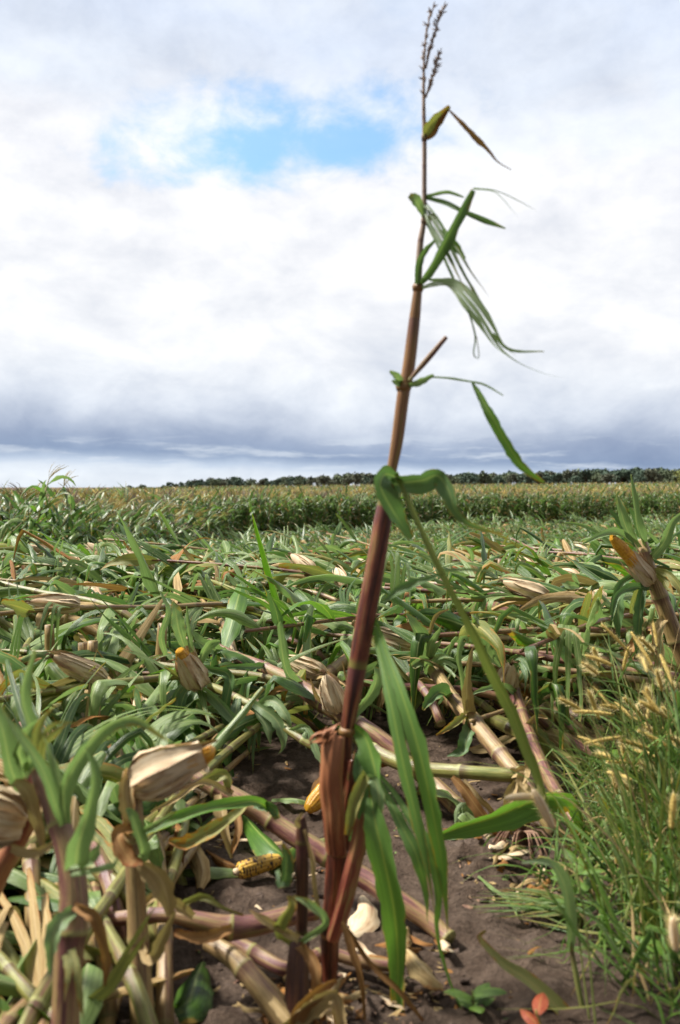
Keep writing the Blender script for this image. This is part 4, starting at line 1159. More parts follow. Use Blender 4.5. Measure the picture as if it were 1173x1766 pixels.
cane('leaning_corn_plant', "upright tan stalk in the left foreground topped by a big papery husked ear pointing right", [
    (248, 1800, 1.62, 42), (243, 1700, 1.64, 38), (238, 1600, 1.66, 33), (233, 1500, 1.68, 32), (230, 1420, 1.70, 34), (226, 1365, 1.72, 36), (228, 1330, 1.73, 30)], 'stalk_tan', [
    ([(226, 1330, 1.72, 30), (222, 1360, 1.69, 38), (224, 1410, 1.68, 40), (228, 1450, 1.68, 22)], LD, .2),
    ([(240, 1320, 1.72, 10), (275, 1300, 1.7, 24), (320, 1288, 1.7, 16), (375, 1275, 1.7, 5)], LD, .3),
    ([(232, 1430, 1.68, 14), (205, 1440, 1.64, 26), (225, 1480, 1.62, 30), (245, 1490, 1.61, 12)], LR, .3),
    ([(235, 1480, 1.66, 20), (245, 1465, 1.63, 26), (225, 1410, 1.62, 22), (215, 1395, 1.62, 8)], LW, .3),
    ([(240, 1620, 1.65, 22), (262, 1650, 1.62, 30), (280, 1620, 1.6, 34), (305, 1570, 1.58, 6)], LD, .3),
    ([(232, 1480, 1.66, 14), (270, 1510, 1.66, 50), (285, 1545, 1.66, 46), (295, 1580, 1.66, 20)], LD, .2),
    ([(150, 1730, 1.56, 26), (190, 1700, 1.54, 32), (235, 1630, 1.52, 34), (270, 1570, 1.5, 22), (300, 1520, 1.5, 4)], LY, .4),
    ([(228, 1440, 1.66, 10), (260, 1425, 1.62, 14), (300, 1400, 1.6, 4)], LW, .4)],
    [(228, 1352, 1.7, 104, -44, .02, .15, .038, .15)])
cane('leaning_corn_plant', "thick upright stalk in the lower left corner, pale torn leaves spreading from its joints", [
    (112, 1810, 1.42, 48), (115, 1720, 1.43, 46), (120, 1640, 1.44, 50), (128, 1560, 1.46, 48), (122, 1490, 1.48, 44), (105, 1430, 1.5, 38), (85, 1380, 1.52, 30), (62, 1330, 1.55, 20)], 'stalk_purple', [
    ([(128, 1490, 1.44, 40), (132, 1460, 1.41, 56), (150, 1400, 1.39, 40), (158, 1340, 1.38, 24), (145, 1290, 1.38, 8)], LW, .3),
    ([(110, 1420, 1.48, 26), (98, 1360, 1.45, 46), (70, 1290, 1.43, 44), (40, 1225, 1.42, 30), (5, 1165, 1.42, 6)], LW, .4),
    ([(112, 1420, 1.48, 20), (110, 1360, 1.44, 36), (150, 1290, 1.42, 38), (190, 1250, 1.41, 28), (235, 1240, 1.41, 22), (290, 1275, 1.42, 6)], LW, .45),
    ([(90, 1385, 1.5, 14), (70, 1300, 1.46, 24), (85, 1250, 1.45, 60), (110, 1225, 1.45, 30), (165, 1222, 1.46, 6)], LY, .3),
    ([(120, 1500, 1.46, 30), (155, 1490, 1.42, 36), (175, 1460, 1.4, 40), (180, 1430, 1.4, 12)], LW, -.3),
    ([(50, 1330, 1.56, 14), (35, 1300, 1.52, 36), (45, 1260, 1.5, 36), (75, 1235, 1.5, 8)], LW, .3),
    ([(125, 1570, 1.44, 26), (95, 1600, 1.41, 40), (90, 1640, 1.4, 24), (85, 1680, 1.4, 6)], LW, .3),
    ([(118, 1640, 1.42, 30), (130, 1680, 1.4, 34), (140, 1740, 1.39, 20)], LY, .2),
    ([(130, 1560, 1.44, 16), (165, 1580, 1.42, 22), (185, 1650, 1.42, 20), (180, 1700, 1.42, 6)], LR, .3)])
cane('leaning_corn_plant', "plant at the left edge with a papery husked ear beside a purple sheath", [
    (-30, 1560, 1.6, 40), (0, 1500, 1.6, 38), (30, 1450, 1.6, 34), (52, 1400, 1.6, 32), (45, 1350, 1.6, 26), (30, 1290, 1.6, 18)], 'sheath_red', [
    ([(72, 1460, 1.56, 14), (62, 1410, 1.54, 34), (42, 1365, 1.53, 36), (20, 1345, 1.53, 20), (-10, 1340, 1.53, 8)], LD, .3),
    ([(45, 1370, 1.57, 20), (20, 1330, 1.52, 36), (0, 1250, 1.5, 40), (-30, 1190, 1.5, 10)], LW, .3),
    ([(40, 1340, 1.57, 20), (60, 1280, 1.54, 32), (40, 1200, 1.52, 30), (55, 1120, 1.52, 8)], LW, .4),
    ([(20, 1460, 1.55, 20), (60, 1470, 1.52, 24), (100, 1450, 1.5, 8)], LD, .3)],
    [(42, 1420, 1.57, -74, -22, -.02, .15, .038, 0)])
cane('fallen_corn_stalk', "purple cane lying level behind the two upright foreground stalks, swollen joint near its right end", [
    (545, 1570, 1.84, 28), (500, 1580, 1.82, 32), (440, 1596, 1.8, 36), (395, 1600, 1.79, 38), (340, 1588, 1.79, 30), (290, 1578, 1.8, 26), (200, 1585, 1.82, 24), (80, 1600, 1.85, 22)], 'stalk_purple', [
    ([(330, 1580, 1.76, 16), (290, 1555, 1.72, 26), (265, 1548, 1.7, 18), (240, 1575, 1.7, 6)], LD, .3),
    ([(400, 1600, 1.76, 16), (350, 1620, 1.72, 24), (300, 1610, 1.7, 14)], LR, .3),
    ([(310, 1560, 1.75, 10), (350, 1545, 1.72, 14), (385, 1565, 1.7, 8), (420, 1578, 1.7, 4)], LY, .3)])
cane('fallen_corn_stalk', "thin purple cane lying diagonally on the soil at bottom centre, crossing behind the black stub", [
    (690, 1668, 1.86, 18), (620, 1658, 1.87, 20), (560, 1645, 1.88, 22), (500, 1672, 1.82, 24), (440, 1645, 1.86, 27), (380, 1615, 1.9, 28), (320, 1585, 1.95, 24)], 'stalk_purple')
cane('fallen_corn_stalk', "dry split cane slanting down to the bottom edge left of the black stub", [
    (520, 1800, 1.62, 46), (480, 1740, 1.66, 44), (440, 1692, 1.7, 38), (400, 1650, 1.74, 32), (360, 1625, 1.78, 28)], 'stalk_tan', [
    ([(470, 1725, 1.62, 16), (500, 1760, 1.58, 20), (530, 1800, 1.56, 8)], LD, .3)])
cane('broken_corn_stalk', "blackened broken stub directly left of the standing stalk, its tip grey and frayed", [
    (520, 1610, 1.72, 18), (521, 1560, 1.72, 20), (521, 1500, 1.72, 22), (521, 1440, 1.72, 20), (520, 1408, 1.72, 13)], 'stalk_dark', [
    ([(526, 1430, 1.71, 6), (540, 1480, 1.7, 8), (545, 1540, 1.7, 10), (555, 1590, 1.7, 4)], LD, .3),
    ([(516, 1428, 1.71, 6), (512, 1418, 1.7, 10), (522, 1402, 1.7, 4)], LD, .3),
    ([(480, 1500, 1.75, 10), (490, 1520, 1.73, 20), (494, 1480, 1.72, 22), (488, 1455, 1.72, 8)], LG, .3)])
cane('broken_corn_stalk', "short shredded stub at bottom centre with curled tan leaves around its foot", [
    (512, 1790, 1.64, 44), (512, 1720, 1.66, 42), (514, 1660, 1.68, 38), (518, 1618, 1.70, 34)], 'stalk_dark', [
    ([(500, 1625, 1.66, 16), (480, 1600, 1.62, 22), (500, 1560, 1.6, 20), (495, 1545, 1.6, 5)], LY, .3),
    ([(520, 1625, 1.66, 12), (560, 1590, 1.62, 14), (530, 1560, 1.6, 14), (505, 1548, 1.6, 5)], LW, .3),
    ([(515, 1620, 1.66, 16), (485, 1605, 1.62, 16), (450, 1585, 1.6, 14), (430, 1570, 1.6, 3)], LD, .3),
    ([(520, 1630, 1.66, 20), (545, 1660, 1.62, 34), (550, 1710, 1.6, 30), (555, 1760, 1.6, 10)], LR, .3),
    ([(490, 1770, 1.58, 30), (540, 1730, 1.55, 44), (575, 1715, 1.53, 40), (592, 1750, 1.52, 36), (590, 1800, 1.52, 20)], LD, .4),
    ([(500, 1800, 1.58, 20), (520, 1740, 1.56, 30), (560, 1700, 1.55, 20), (580, 1690, 1.55, 6)], LR, .2),
    ([(590, 1590, 1.7, 8), (605, 1630, 1.68, 16), (625, 1690, 1.66, 12), (632, 1760, 1.66, 6)], LR, .3),
    ([(600, 1600, 1.7, 8), (640, 1660, 1.68, 12), (690, 1710, 1.66, 12), (730, 1760, 1.66, 6)], LR, .3)])
cane('fallen_corn_stalk', "pale tan cane lying on soil under the level green cane of the dark red stub", [
    (850, 1450, 2.6, 24), (825, 1425, 2.66, 26), (785, 1388, 2.74, 27), (745, 1350, 2.84, 27), (700, 1315, 2.95, 26), (650, 1280, 3.05, 22)], 'stalk_tan', [
    ([(815, 1410, 2.66, 14), (800, 1395, 2.64, 30), (790, 1430, 2.64, 20)], LW, .3)], (), 3, 'dry', up=-.1, big=.6)


# ------------------------------------------------------------------ the flattened mat, plant by plant
SOIL = [(345, 1800), (330, 1500), (400, 1410), (398, 1315), (470, 1290), (640, 1296), (760, 1250), (850, 1275), (1000, 1330), (1040, 1215), (1110, 1185), (1240, 1190), (1240, 1800)]


def inside(x, y, poly):
    c = False
    j = len(poly) - 1
    for i in range(len(poly)):
        xi, yi = poly[i]; xj, yj = poly[j]
        if (yi > y) != (yj > y) and x < (xj - xi) * (y - yi) / (yj - yi) + xi:
            c = not c
        j = i
    return c


KEEP = [(195, 1265, 350, 1425, 1.78), (398, 1460, 498, 1522, 2.3), (512, 1330, 580, 1412, 2.75), (272, 1040, 352, 1190, 3.0), (1055, 850, 1145, 1015, 3.32), (540, 1155, 600, 1240, 2.95), (640, 1050, 830, 1250, 2.95)]


def clear_of_soil(P, lim=3.6):
    for q in P:
        if 0.3 < q[1] < 3.4:
            a, b, dd = pix(q)
            for (x0, y0, x1, y1, dm) in KEEP:
                if x0 < a < x1 and y0 < b < y1 and dd < dm:
                    return False
    for q in P:
        if 0.3 < q[1] < lim:
            a, b, _ = pix(q)
            if inside(a, b, SOIL):
                return False
    return True


def zone(x, y):
    px = CX + x / y * FPX
    side = 'at the left' if px < 400 else ('in the middle' if px < 780 else 'at the right')
    return side


def describe(geo, mix, x, y):
    look = {'green': 'with green leaves', 'yellow': 'with yellowing leaves', 'dry': 'with dead tan leaves'}[mix]
    ear = ' and husked ear' if any(e[4] == 0 for e in geo['ears']) else (' and burst ear' if geo['ears'] else '')
    far = 'near' if y < 4.4 else ('middle' if y < 6.6 else 'distant')
    return f"flattened plant {look}{ear}, {zone(x, y)} of the {far} mat"


def place_fallen(x, y, azm, elev, length, mix, **kw):
    for _ in range(3):
        g = fallen_geo((x, y), azm, elev, length, mix, **kw)
        V = g['stalk'][0][0][::20]
        if clear_of_soil(V):
            break
    else:
        return False
    g['leaves'] = [l for l in g['leaves'] if clear_of_soil(l[0][0][::4])]
    if len(g['leaves']) < 3:
        return False
    build_plant('flattened_corn_plant', (x, y, T(x, y) + kw.get('z0', 0)), g, describe(g, mix, x, y), 'corn plant', 'flattened corn plants of the mat')
    return True


made = 0
tries = 0
while made < 214 and tries < 1500:
    tries += 1
    y = U(2.9, 7.6) if random.random() > .45 else U(2.9, 4.9)
    x = U(-1, 1) * (0.40 * y + 0.5) + 0.25
    azm = R(random.gauss(138, 22)) if random.random() < 0.8 else R(U(60, 260))
    e = R(abs(random.gauss(2, 3)))
    if place_fallen(x, y, azm, e, U(1.5, 2.2), random.choices(['green', 'yellow', 'dry'], [0.88, 0.08, 0.04])[0], z0=U(0.0, 0.20 if y < 3.7 else 0.38), up=U(-0.1, 0.65), r0=0.0155 if y < 4.2 else 0.0125, nleaf=random.choice([17, 18, 19, 20])):
        made += 1
made = 0
tries = 0
while made < 60 and tries < 1600:
    tries += 1
    y = U(1.75, 3.3)
    x = U(-0.40 * y - 0.25, -0.17 * y + 0.05)
    if place_fallen(x, y, R(U(70, 175)), R(U(2, 14)), U(1.1, 1.7), random.choices(['green', 'yellow', 'dry'], [0.78, 0.12, 0.10])[0], z0=U(0.0, 0.12), up=U(0.1, 0.8), r0=0.017, ear=.15, nleaf=15):
        made += 1

made = 0
tries = 0
while made < 26 and tries < 900:
    tries += 1
    y = U(1.05, 1.75)
    x = U(-0.43 * y - 0.15, -0.14 * y - 0.04)
    if place_fallen(x, y, R(U(65, 150)), R(U(0, 6)), U(1.0, 1.5), random.choices(['green', 'yellow', 'dry'], [0.78, 0.12, 0.10])[0], z0=U(0.0, 0.06), up=U(-.2, 0.4), r0=0.015, ear=.1, nleaf=14):
        made += 1
# cut stubs poking out of the mat
for (px, py, d, h) in [(88, 1078, 3.6, .45), (150, 1110, 3.4, .5), (157, 1108, 3.35, .4), (266, 1078, 3.5, .45), (209, 977, 6.4, .4), (284, 975, 6.6, .45), (430, 985, 6.4, .35), (560, 960, 7.4, .4), (620, 990, 6.2, .35), (405, 955, 7.6, .4), (860, 965, 7.0, .4), (1040, 985, 6.2, .4), (930, 985, 6.4, .35), (720, 985, 6.5, .35),
                       (25, 1025, 4.8, .4), (190, 1040, 4.6, .4), (480, 1040, 4.7, .35), (800, 1020, 5.2, .4)]:
    p = at(px, py, d)
    t = thing('corn_stub', (p.x, p.y, T(p.x, p.y)), f"pale snapped corn stub upright in the {'distant' if d > 6 else 'near'} mat {zone(p.x, p.y)}", 'corn stub', 'snapped stubs in the mat')
    z0 = T(p.x, p.y)
    lean = np.array([U(-.05, .05), U(-.05, .05), 0])
    P = np.array([np.array([p.x, p.y, z0]) + (np.array([0, 0, p.z - z0]) + lean) * s for s in np.linspace(0, 1, 12)])
    Ls = arclen(P)
    part('stalk', tube(P, node_radius(Ls, .020, .018), 10), 'stalk_tan', t)
    part('leaf', auto_leaf(P[8], (U(-1, 1), U(-1, .2), .3), U(.2, .4), .06, 7, 10, 5, U(-.5, .5), U(-1, 1), None, True), pick_leaf('dry'), t)

# ------------------------------------------------------------------ the mat and the standing field further off
EDGE = [(-60, 16.8), (0, 17), (130, 18), (230, 21), (300, 27), (400, 38), (600, 47), (800, 54), (1173, 58), (1300, 59)]


def edge(px):
    return np.interp(px, [e[0] for e in EDGE], [e[1] for e in EDGE])


def merge_geo(geo, lod_mats=None):
    ps = [geo['stalk']] + geo['leaves']
    for (p, ax, L, r, op) in geo['ears']:
        hk, ker, si = ear_geo(p, ax, L, r, 0, False)
        ps.append((hk, 'husk'))
    return ps


def scatter(protos, spots, name, label, cat_):
    """protos: lists of (geometry, material); spots: (x, y, z, rz, scale, k) -> one 'stuff' mesh"""
    mats = sorted({m for p in protos for _, m in p})
    cp = []
    for p in protos:
        g = cat([q for q, _ in p])
        mi = np.concatenate([np.full(len(q[1]), mats.index(m), np.int32) for q, m in p])
        cp.append((g, mi))
    Vs, Fs, UVs, Rs, Ms = [], [], [], [], []
    off = 0
    for (x, y, z, rz, sc, k) in spots:
        (V, F, UV, Rn), mi = cp[k]
        c, s = math.cos(rz) * sc, math.sin(rz) * sc
        Q = np.empty_like(V)
        Q[:, 0] = V[:, 0] * c - V[:, 1] * s + x
        Q[:, 1] = V[:, 0] * s + V[:, 1] * c + y
        Q[:, 2] = V[:, 2] * sc + z
        Vs.append(Q.astype(np.float32)); Fs.append(F + off); UVs.append(UV.astype(np.float32)); Ms.append(mi)
        Rs.append((Rn + random.random()) % 1.0)
        off += len(V)
    me = make_mesh(name, (np.concatenate(Vs), np.concatenate(Fs), np.concatenate(UVs), np.concatenate(Rs)), mats, np.concatenate(Ms))
    o = bpy.data.objects.new(name, me)
    COL.objects.link(o)
    tag(o, label, cat_, None, 'stuff')
    return o


_T = T
T = lambda x, y: 0.0          # prototypes are grown on level ground at the origin
mat_protos = [merge_geo(fallen_geo((0, 0), R(random.gauss(0, 14)), R(abs(random.gauss(5, 5))), U(1.6, 2.1), random.choices(['green', 'yellow', 'dry'], [0.84, 0.10, 0.06])[0], 0.016, 1, .2, 14, U(0, .6), 0.0)) for _ in range(48)]


def standing_geo(lean, laz, far=False):
    H = U(1.75, 2.05)
    ld = np.array([math.cos(laz), math.sin(laz), 0])
    P = np.array([[0, 0, 0]] + [list(ld * math.sin(lean) * H * s ** 1.6 + np.array([0, 0, math.cos(lean * s) * H * s])) for s in (0.2, 0.4, 0.6, 0.8, 1.0)])
    out = {'stalk': (tube(P, np.linspace(.017, .007, 6) * (1.6 if far else 1.2), 5), random.choice(['stalk_tan', 'stalk_green'])), 'leaves': [], 'ears': []}
    pl = U(0, 3.14)
    nl = 7 if far else 13
    for k in range(nl):
        s = (0.45 if far else 0.12) + (0.55 if far else 0.86) * (k + .5) / nl
        b = np.array([np.interp(s, np.linspace(0, 1, 6), P[:, j]) for j in range(3)])
        a = pl + (math.pi if k % 2 else 0) + U(-.5, .5)
        hd = np.array([math.cos(a), math.sin(a), 0]) + ld * (0.9 * lean + 0.35)
        hd = hd / np.linalg.norm(hd)
        dv = hd * U(.5, .8) + np.array([0, 0, U(.7, 1.1)])
        dry = random.random() < np.interp(s, [0, .25, .5, 1], [.8, .35, .06, .10])
        m = random.choice(['leaf_dry', 'leaf_yellowing', 'leaf_dry', 'leaf_rust', 'leaf_dry', 'leaf_yellowing']) if dry else random.choice(['leaf_green', 'leaf_green', 'leaf_green', 'leaf_bright', 'leaf_green', 'leaf_waxy'])
        out['leaves'].append((auto_leaf(b, dv, U(.5, .85) * (0.85 if s > .8 else 1), U(.065, .10) * (1.5 if far else 1.15), U(2.0, 4.5) + (3 if dry else 0), 7, 3, U(-.4, .4), U(-.9, .9), None, False, U(-.8, .8)), m))
    tb = []
    for k in range(3 if far else 6):
        d = unit(np.array([U(-.5, .5), U(-.5, .5), 1.0]) + ld * (0.25 + lean))
        q = P[-1]
        C = np.array([q, q + d * .12, q + d * .22 + ld * .03 + np.array([0, 0, -.01]), q + d * U(.26, .34) + ld * .08 + np.array([0, 0, -.03])])
        tb.append(tube(C, np.array([.003, .005, .0045, .002]) * (2.4 if far else 0.9), 4))
    out['tassel'] = (cat(tb), random.choice(['seed_gold', 'leaf_dry', 'tassel_brown']))
    if random.random() < .5 and not far:
        out['ears'].append((P[2] + np.array([0, 0, .12]), unit(np.array([U(-1, 1), U(-1, 1), U(-.8, .8)])), .21, .034, 0))
    return out


stand = [standing_geo(R(U(3, 11)), R(U(-30, 40))) for _ in range(14)]
lean = [standing_geo(R(U(22, 42)), R(U(-25, 25))) for _ in range(8)]
bent = [standing_geo(R(U(66, 84)), R(U(-15, 15))) for _ in range(10)]
farp = [standing_geo(R(U(3, 9)), R(U(-30, 30)), True) for _ in range(10)]
T = _T

spots = []
y = 6.8
while y < 62:
    dens = np.interp(y, [7, 14, 30, 60], [7.0, 6.5, 4.2, 3.0])
    step = 0.4
    half = 0.40 * y + 1.6
    for _ in range(RNG.poisson(dens * step * 2 * half)):
        x, yy = U(-half, half), y + U(0, step)
        if yy < edge(CX + x / yy * FPX) + 1.5:
            spots.append((x, yy, T(x, yy) + U(-.05, .28 if yy < 12 else .12), R(random.gauss(155, 34)) if random.random() < .85 else U(0, 6.28), U(.9, 1.15), random.randrange(48)) if random.random() > (.14 if 16 < yy < edge(CX + x / yy * FPX) - 7 else 0) else (x, yy, T(x, yy), R(random.gauss(150, 40)), U(.8, 1.05), 48 + random.randrange(10)))
    y += step
scatter(mat_protos + [[g['stalk'], *g['leaves'], g['tassel']] for g in bent], spots, 'flattened_corn', 'flattened corn lying in one green and straw mat up to the standing field', 'corn')

# standing plants that make the front of the field: each its own
fronts = []
for k in range(292):
    px = U(-35, 1210) if random.random() < .75 else U(-35, 330)
    e = edge(px)
    yy = e + abs(random.gauss(0, 0.9)) - 0.4
    if px < 330 and random.random() < .5:
        yy -= U(0, 3.0)
    fronts.append(((px - CX) / FPX * yy, yy, px))
protos_obj = []


def grow(geo, label, i):
    t = thing('standing_corn_plant', (0, 0, 0), label, 'corn plant', 'standing corn along the field front')
    part('stalk', *geo['stalk'], t)
    for g, m in geo['leaves']:
        part('leaf', g, m, t)
    part('tassel', *geo['tassel'], t)
    for (p, ax, L, r, op) in geo['ears']:
        part('ear', ear_geo(p, ax, L, r, 0, False)[0], 'husk', t)
    return t


LS = {'lean': "wind-bent green corn plant leaning right at the left end of the standing field",
      'l': "upright tasselled corn plant in the field front left of the standing stalk", 'r': "upright tasselled corn plant in the shaded field front right of the standing stalk"}
T0 = T
T = lambda x, y: 0.0
objs_s = [grow(g, LS['l'], i) for i, g in enumerate(stand)]
objs_l = [grow(g, LS['lean'], i) for i, g in enumerate(lean)]
T = T0
used = set()
for (x, yy, px) in fronts:
    leaning = px < 300 and random.random() < (.8 if px < 190 else .4)
    pool = objs_l if leaning else objs_s
    o = random.choice(pool)
    lab = LS['lean'] if leaning else (LS['l'] if px < 668 else LS['r'])
    loc = (x, yy, T(x, yy) - 0.02)
    rz = U(-.5, .5) if leaning else U(0, 6.28)
    sc = U(.86, 1.18) * (.90 if px < 240 else 1.0)
    if o.name not in used:
        used.add(o.name)
        o.location = loc; o.rotation_euler = (0, 0, rz); o.scale = (sc,) * 3; o['label'] = lab
    else:
        dup(o, loc, rz, sc, lab)
for o in objs_s + objs_l:
    if o.name not in used:
        px = U(400, 1000); yy = edge(px) + .5
        o.location = ((px - CX) / FPX * yy, yy, T((px - CX) / FPX * yy, yy))

full = [[g['stalk'], *g['leaves'], g['tassel']] for g in stand]
fullL = [[g['stalk'], *g['leaves'], g['tassel']] for g in lean]
farg = [[g['stalk'], *g['leaves'], g['tassel']] for g in farp]
spots = []
for _ in range(3000):
    px = U(-50, 1225); e = edge(px)
    yy = e + 0.8 + U(0, 1) ** 1.4 * 11
    x = (px - CX) / FPX * yy
    ln = px < 260 and random.random() < .5
    spots.append((x, yy, T(x, yy), U(-.6, .6) if ln else U(0, 6.28), U(.92, 1.1) * (.90 if px < 240 else 1), 14 + random.randrange(8) if ln else random.randrange(14)))
for _ in range(5200):
    px = U(-50, 1225); e = edge(px)
    yy = e + 11 + 200 * random.random() ** 1.5
    x = (px - CX) / FPX * yy
    spots.append((x, yy, T(x, yy), U(0, 6.28), U(.92, 1.1), 22 + random.randrange(10)))
scatter(full + fullL + farg, spots, 'corn_field', 'standing corn field with tan tassels reaching back to the tree line', 'corn field')

# ------------------------------------------------------------------ trees along the far side
def tree_geo(h, w, n, clumps):
    cs = []
    for _ in range(clumps):
        a = U(0, 6.28); q = math.sqrt(random.random()) * w * .36
        cs.append((math.cos(a) * q, math.sin(a) * q, h * U(.32, .86), w * U(.16, .30)))
    cs.append((0, 0, h * .8, w * .22))
    V = []
    for _ in range(n):
        c = random.choice(cs)
        d = unit(RNG.normal(0, 1, 3))
        q = np.array(c[:3]) + d * c[3] * (random.random() ** .35) * np.array([1, 1, .8])
        a = unit(RNG.normal(0, 1, 3)); b = unit(np.cross(a, RNG.normal(0, 1, 3)))
        s = U(.25, .55)
        V += [q - a * s - b * s * .6, q + a * s - b * s * .6, q + a * s + b * s * .6, q - a * s + b * s * .6]
    V = np.array(V)
    F = np.arange(len(V)).reshape(-1, 4)
    crown = (V, F, V[:, :2] * .1, rndv(V))
    tr = [tube(np.array([[0, 0, -1], [U(-.2, .2), 0, h * .35], [U(-.3, .3), U(-.3, .3), h * .75]]), [.28, .2, .07], 6)]
    for k in range(5):
        a = U(0, 6.28)
        tr.append(tube(np.array([[0, 0, h * .3], [math.cos(a) * w * .18, math.sin(a) * w * .18, h * .5], [math.cos(a) * w * .3, math.sin(a) * w * .3, h * .66]]), [.12, .08, .03], 5))
    return crown, cat(tr)


kinds = {'crown_dark': "dark green tree in the far tree line on the horizon", 'crown_olive': "olive green tree in the far tree line on the horizon",
         'crown_rust': "brownish autumn tree in the far tree line on the horizon", 'crown_yellow': "pale yellow green low tree in front of the far tree line"}
tp = {}
for kd in kinds:
    for v in range(3):
        h = 8.0
        c, b = tree_geo(h, U(7, 9.5), 520, random.choice([6, 8, 10]))
        t = thing('tree', (0, 0, 0), kinds[kd], 'tree', 'trees along the far field edge')
        part('crown', c, kd, t); part('trunk', b, 'bark', t)
        tp.setdefault(kd, []).append([t, False])
TOP = [(215, 840), (260, 835), (300, 831), (350, 827), (400, 823), (440, 826), (500, 823), (560, 819), (640, 816), (665, 823), (720, 822), (780, 816), (850, 812), (940, 814), (1000, 809), (1100, 806), (1173, 808), (1230, 806)]
pxs = np.concatenate([np.arange(225, 1215, 7.0), np.arange(228, 1215, 11.0)])
for i, px in enumerate(pxs):
    px = px + U(-3, 3)
    dd = U(420, 560)
    x = (px - CX) / FPX * dd
    if 540 < px < 650: kd = random.choices(list(kinds), [.25, .25, .5, 0])[0]
    elif px > 1140: kd = random.choices(list(kinds), [.2, .3, .15, .35])[0]
    else: kd = random.choices(list(kinds), [.62, .28, .10, 0])[0]
    ty = np.interp(px, [a for a, _ in TOP], [b for _, b in TOP]) + U(-4.5, 5)
    if random.random() < .25: ty += 4
    if kd == 'crown_yellow': ty += 3
    ty += 2.0
    zt = HCAM + (HOR - ty) / FPX * dd
    base = T(x, dd) - 0.3
    sc = max(.28, (zt - base) / 8.0)
    slot = random.choice(tp[kd])
    if not slot[1]:
        slot[1] = True
        slot[0].location = (x, dd, base); slot[0].scale = (sc * 1.2, sc * 1.2, sc)
    else:
        dup(slot[0], (x, dd, base), U(0, 6.28), sc)
for kd in tp:
    for slot in tp[kd]:
        if not slot[1]:
            px = random.choice([770, 788, 800, 1168]); dd = 330; x = (px - CX) / FPX * dd
            slot[1] = True
            zt = HCAM + (HOR - 826) / FPX * dd
            slot[0].location = (x, dd, T(x, dd)); slot[0].scale = (max(.3, (zt - T(x, dd)) / 8.0),) * 3

# ------------------------------------------------------------------ weeds on the right
def foxtail(head, base, label, d_head=None, nleaf=3, stiff=1.0, hl=0.075, hr=0.0065, group='foxtail grass at the right edge', m_head='seed_gold'):
    """head: (px, py, d) lower end of the seed head; heading (dx, dy) in pixels; base on the ground"""
    h0 = np.array(at(*head[:3])); b = np.array(base)
    hd = unit(np.array(at(head[0] + head[3], head[1] + head[4], head[2] + head[5])) - h0)
    t = thing('foxtail_grass', b, label, 'grass', group)
    mid = b * .45 + h0 * .55 + np.array([0, 0, .05]) + RNG.normal(0, .012, 3)
    C = catmull([b, mid, h0, h0 + hd * .012], 18)
    part('stem', tube(C, np.linspace(.0022, .0012, 18), 6), 'weed_stem', t)
    P = catmull([h0, h0 + hd * hl * .5 + np.array([0, 0, .0015]), h0 + hd * hl + np.array([0, 0, -.001])], 16)
    v = np.linspace(0, 1, 16)
    g = [tube(P, hr * np.clip(np.sin(np.pi * (v * .9 + .07)) ** .5, .1, 1) * (1 + .06 * np.sin(v * 90)), 9)]
    Tn, N, B = frames(P)
    br = []
    for k in range(240):
        i = random.randrange(1, 15); a = U(0, 6.28)
        rd = N[i] * math.cos(a) + B[i] * math.sin(a)
        q = P[i] + rd * hr * .7
        d = unit(rd * 1.0 + Tn[i] * U(.5, 1.3))
        s = np.cross(d, rd + .01) * .0005
        e = q + d * U(.008, .018)
        br.append((np.array([q - s, q + s, e + s * .3, e - s * .3]), np.array([[0, 1, 2, 3]]), np.zeros((4, 2)), np.zeros(4, np.float32)))
    hobj = part('seed_head', cat(g), m_head, t)
    part('bristles', cat(br), 'bristle', hobj)
    for k in range(nleaf):
        i = int(U(1, 12))
        a = U(0, 6.28)
        dv = tangents(C)[i] * .8 + np.array([math.cos(a) * .7, math.sin(a) * .5, .3])
        part('leaf', auto_leaf(C[i], dv, U(.14, .30), U(.008, .013), U(3, 8), 10, 3, U(-.6, .6), U(-1, 1)), 'weed_leaf', t)
    return t


HEADS = [(1008, 1228, -40, -22), (1034, 1240, -14, -36), (1050, 1215, -24, -28), (1092, 1240, -32, -30), (1110, 1240, -20, -22), (1140, 1232, -28, -36), (1142, 1192, -12, -46), (1134, 1116, -6, -34), (1128, 1125, -20, -20), (1126, 1150, -16, -26),
         (1044, 1290, -36, -16), (1056, 1306, -30, -8), (1120, 1292, -44, -14), (1128, 1330, -22, -12), (1156, 1290, -32, -18), (1060, 1232, -24, -2), (1066, 1222, -30, -6), (1150, 1312, -40, -18), (1165, 1250, -30, -40), (1170, 1345, -34, -24), (1100, 1318, -40, -4), (1170, 1225, -10, -42), (1080, 1270, -36, 6), (1145, 1360, -26, -30), (1166, 1290, -22, -34), (1090, 1345, -30, -10), (1120, 1255, -34, -22), (1160, 1180, -16, -40)]
for k in range(20):
    HEADS.append((U(1030, 1180), U(1090, 1380), U(-40, 8), U(-44, -8)))
for (px, py, dx_, dy_) in HEADS:
    d = U(2.25, 2.95)
    h = at(px, py, d)
    b = Vector((h.x + U(.06, .28), h.y + U(-.2, .25), 0))
    b.z = T(b.x, b.y)
    foxtail((px, py, d, dx_, dy_, U(-.05, .08)), b, "golden foxtail grass with a bristly seed head leaning left among the right edge weeds", hl=U(.065, .11), hr=U(.0048, .0068))
GN = lambda px, py: np.array(gnd(px, py))
foxtail((953, 1428, 1.78, -26, -52, .0), GN(1030, 1790), "tall foxtail in front with a bleached drooping seed head beside the dark red stub", nleaf=1, hl=.085, hr=.010, m_head='husk')
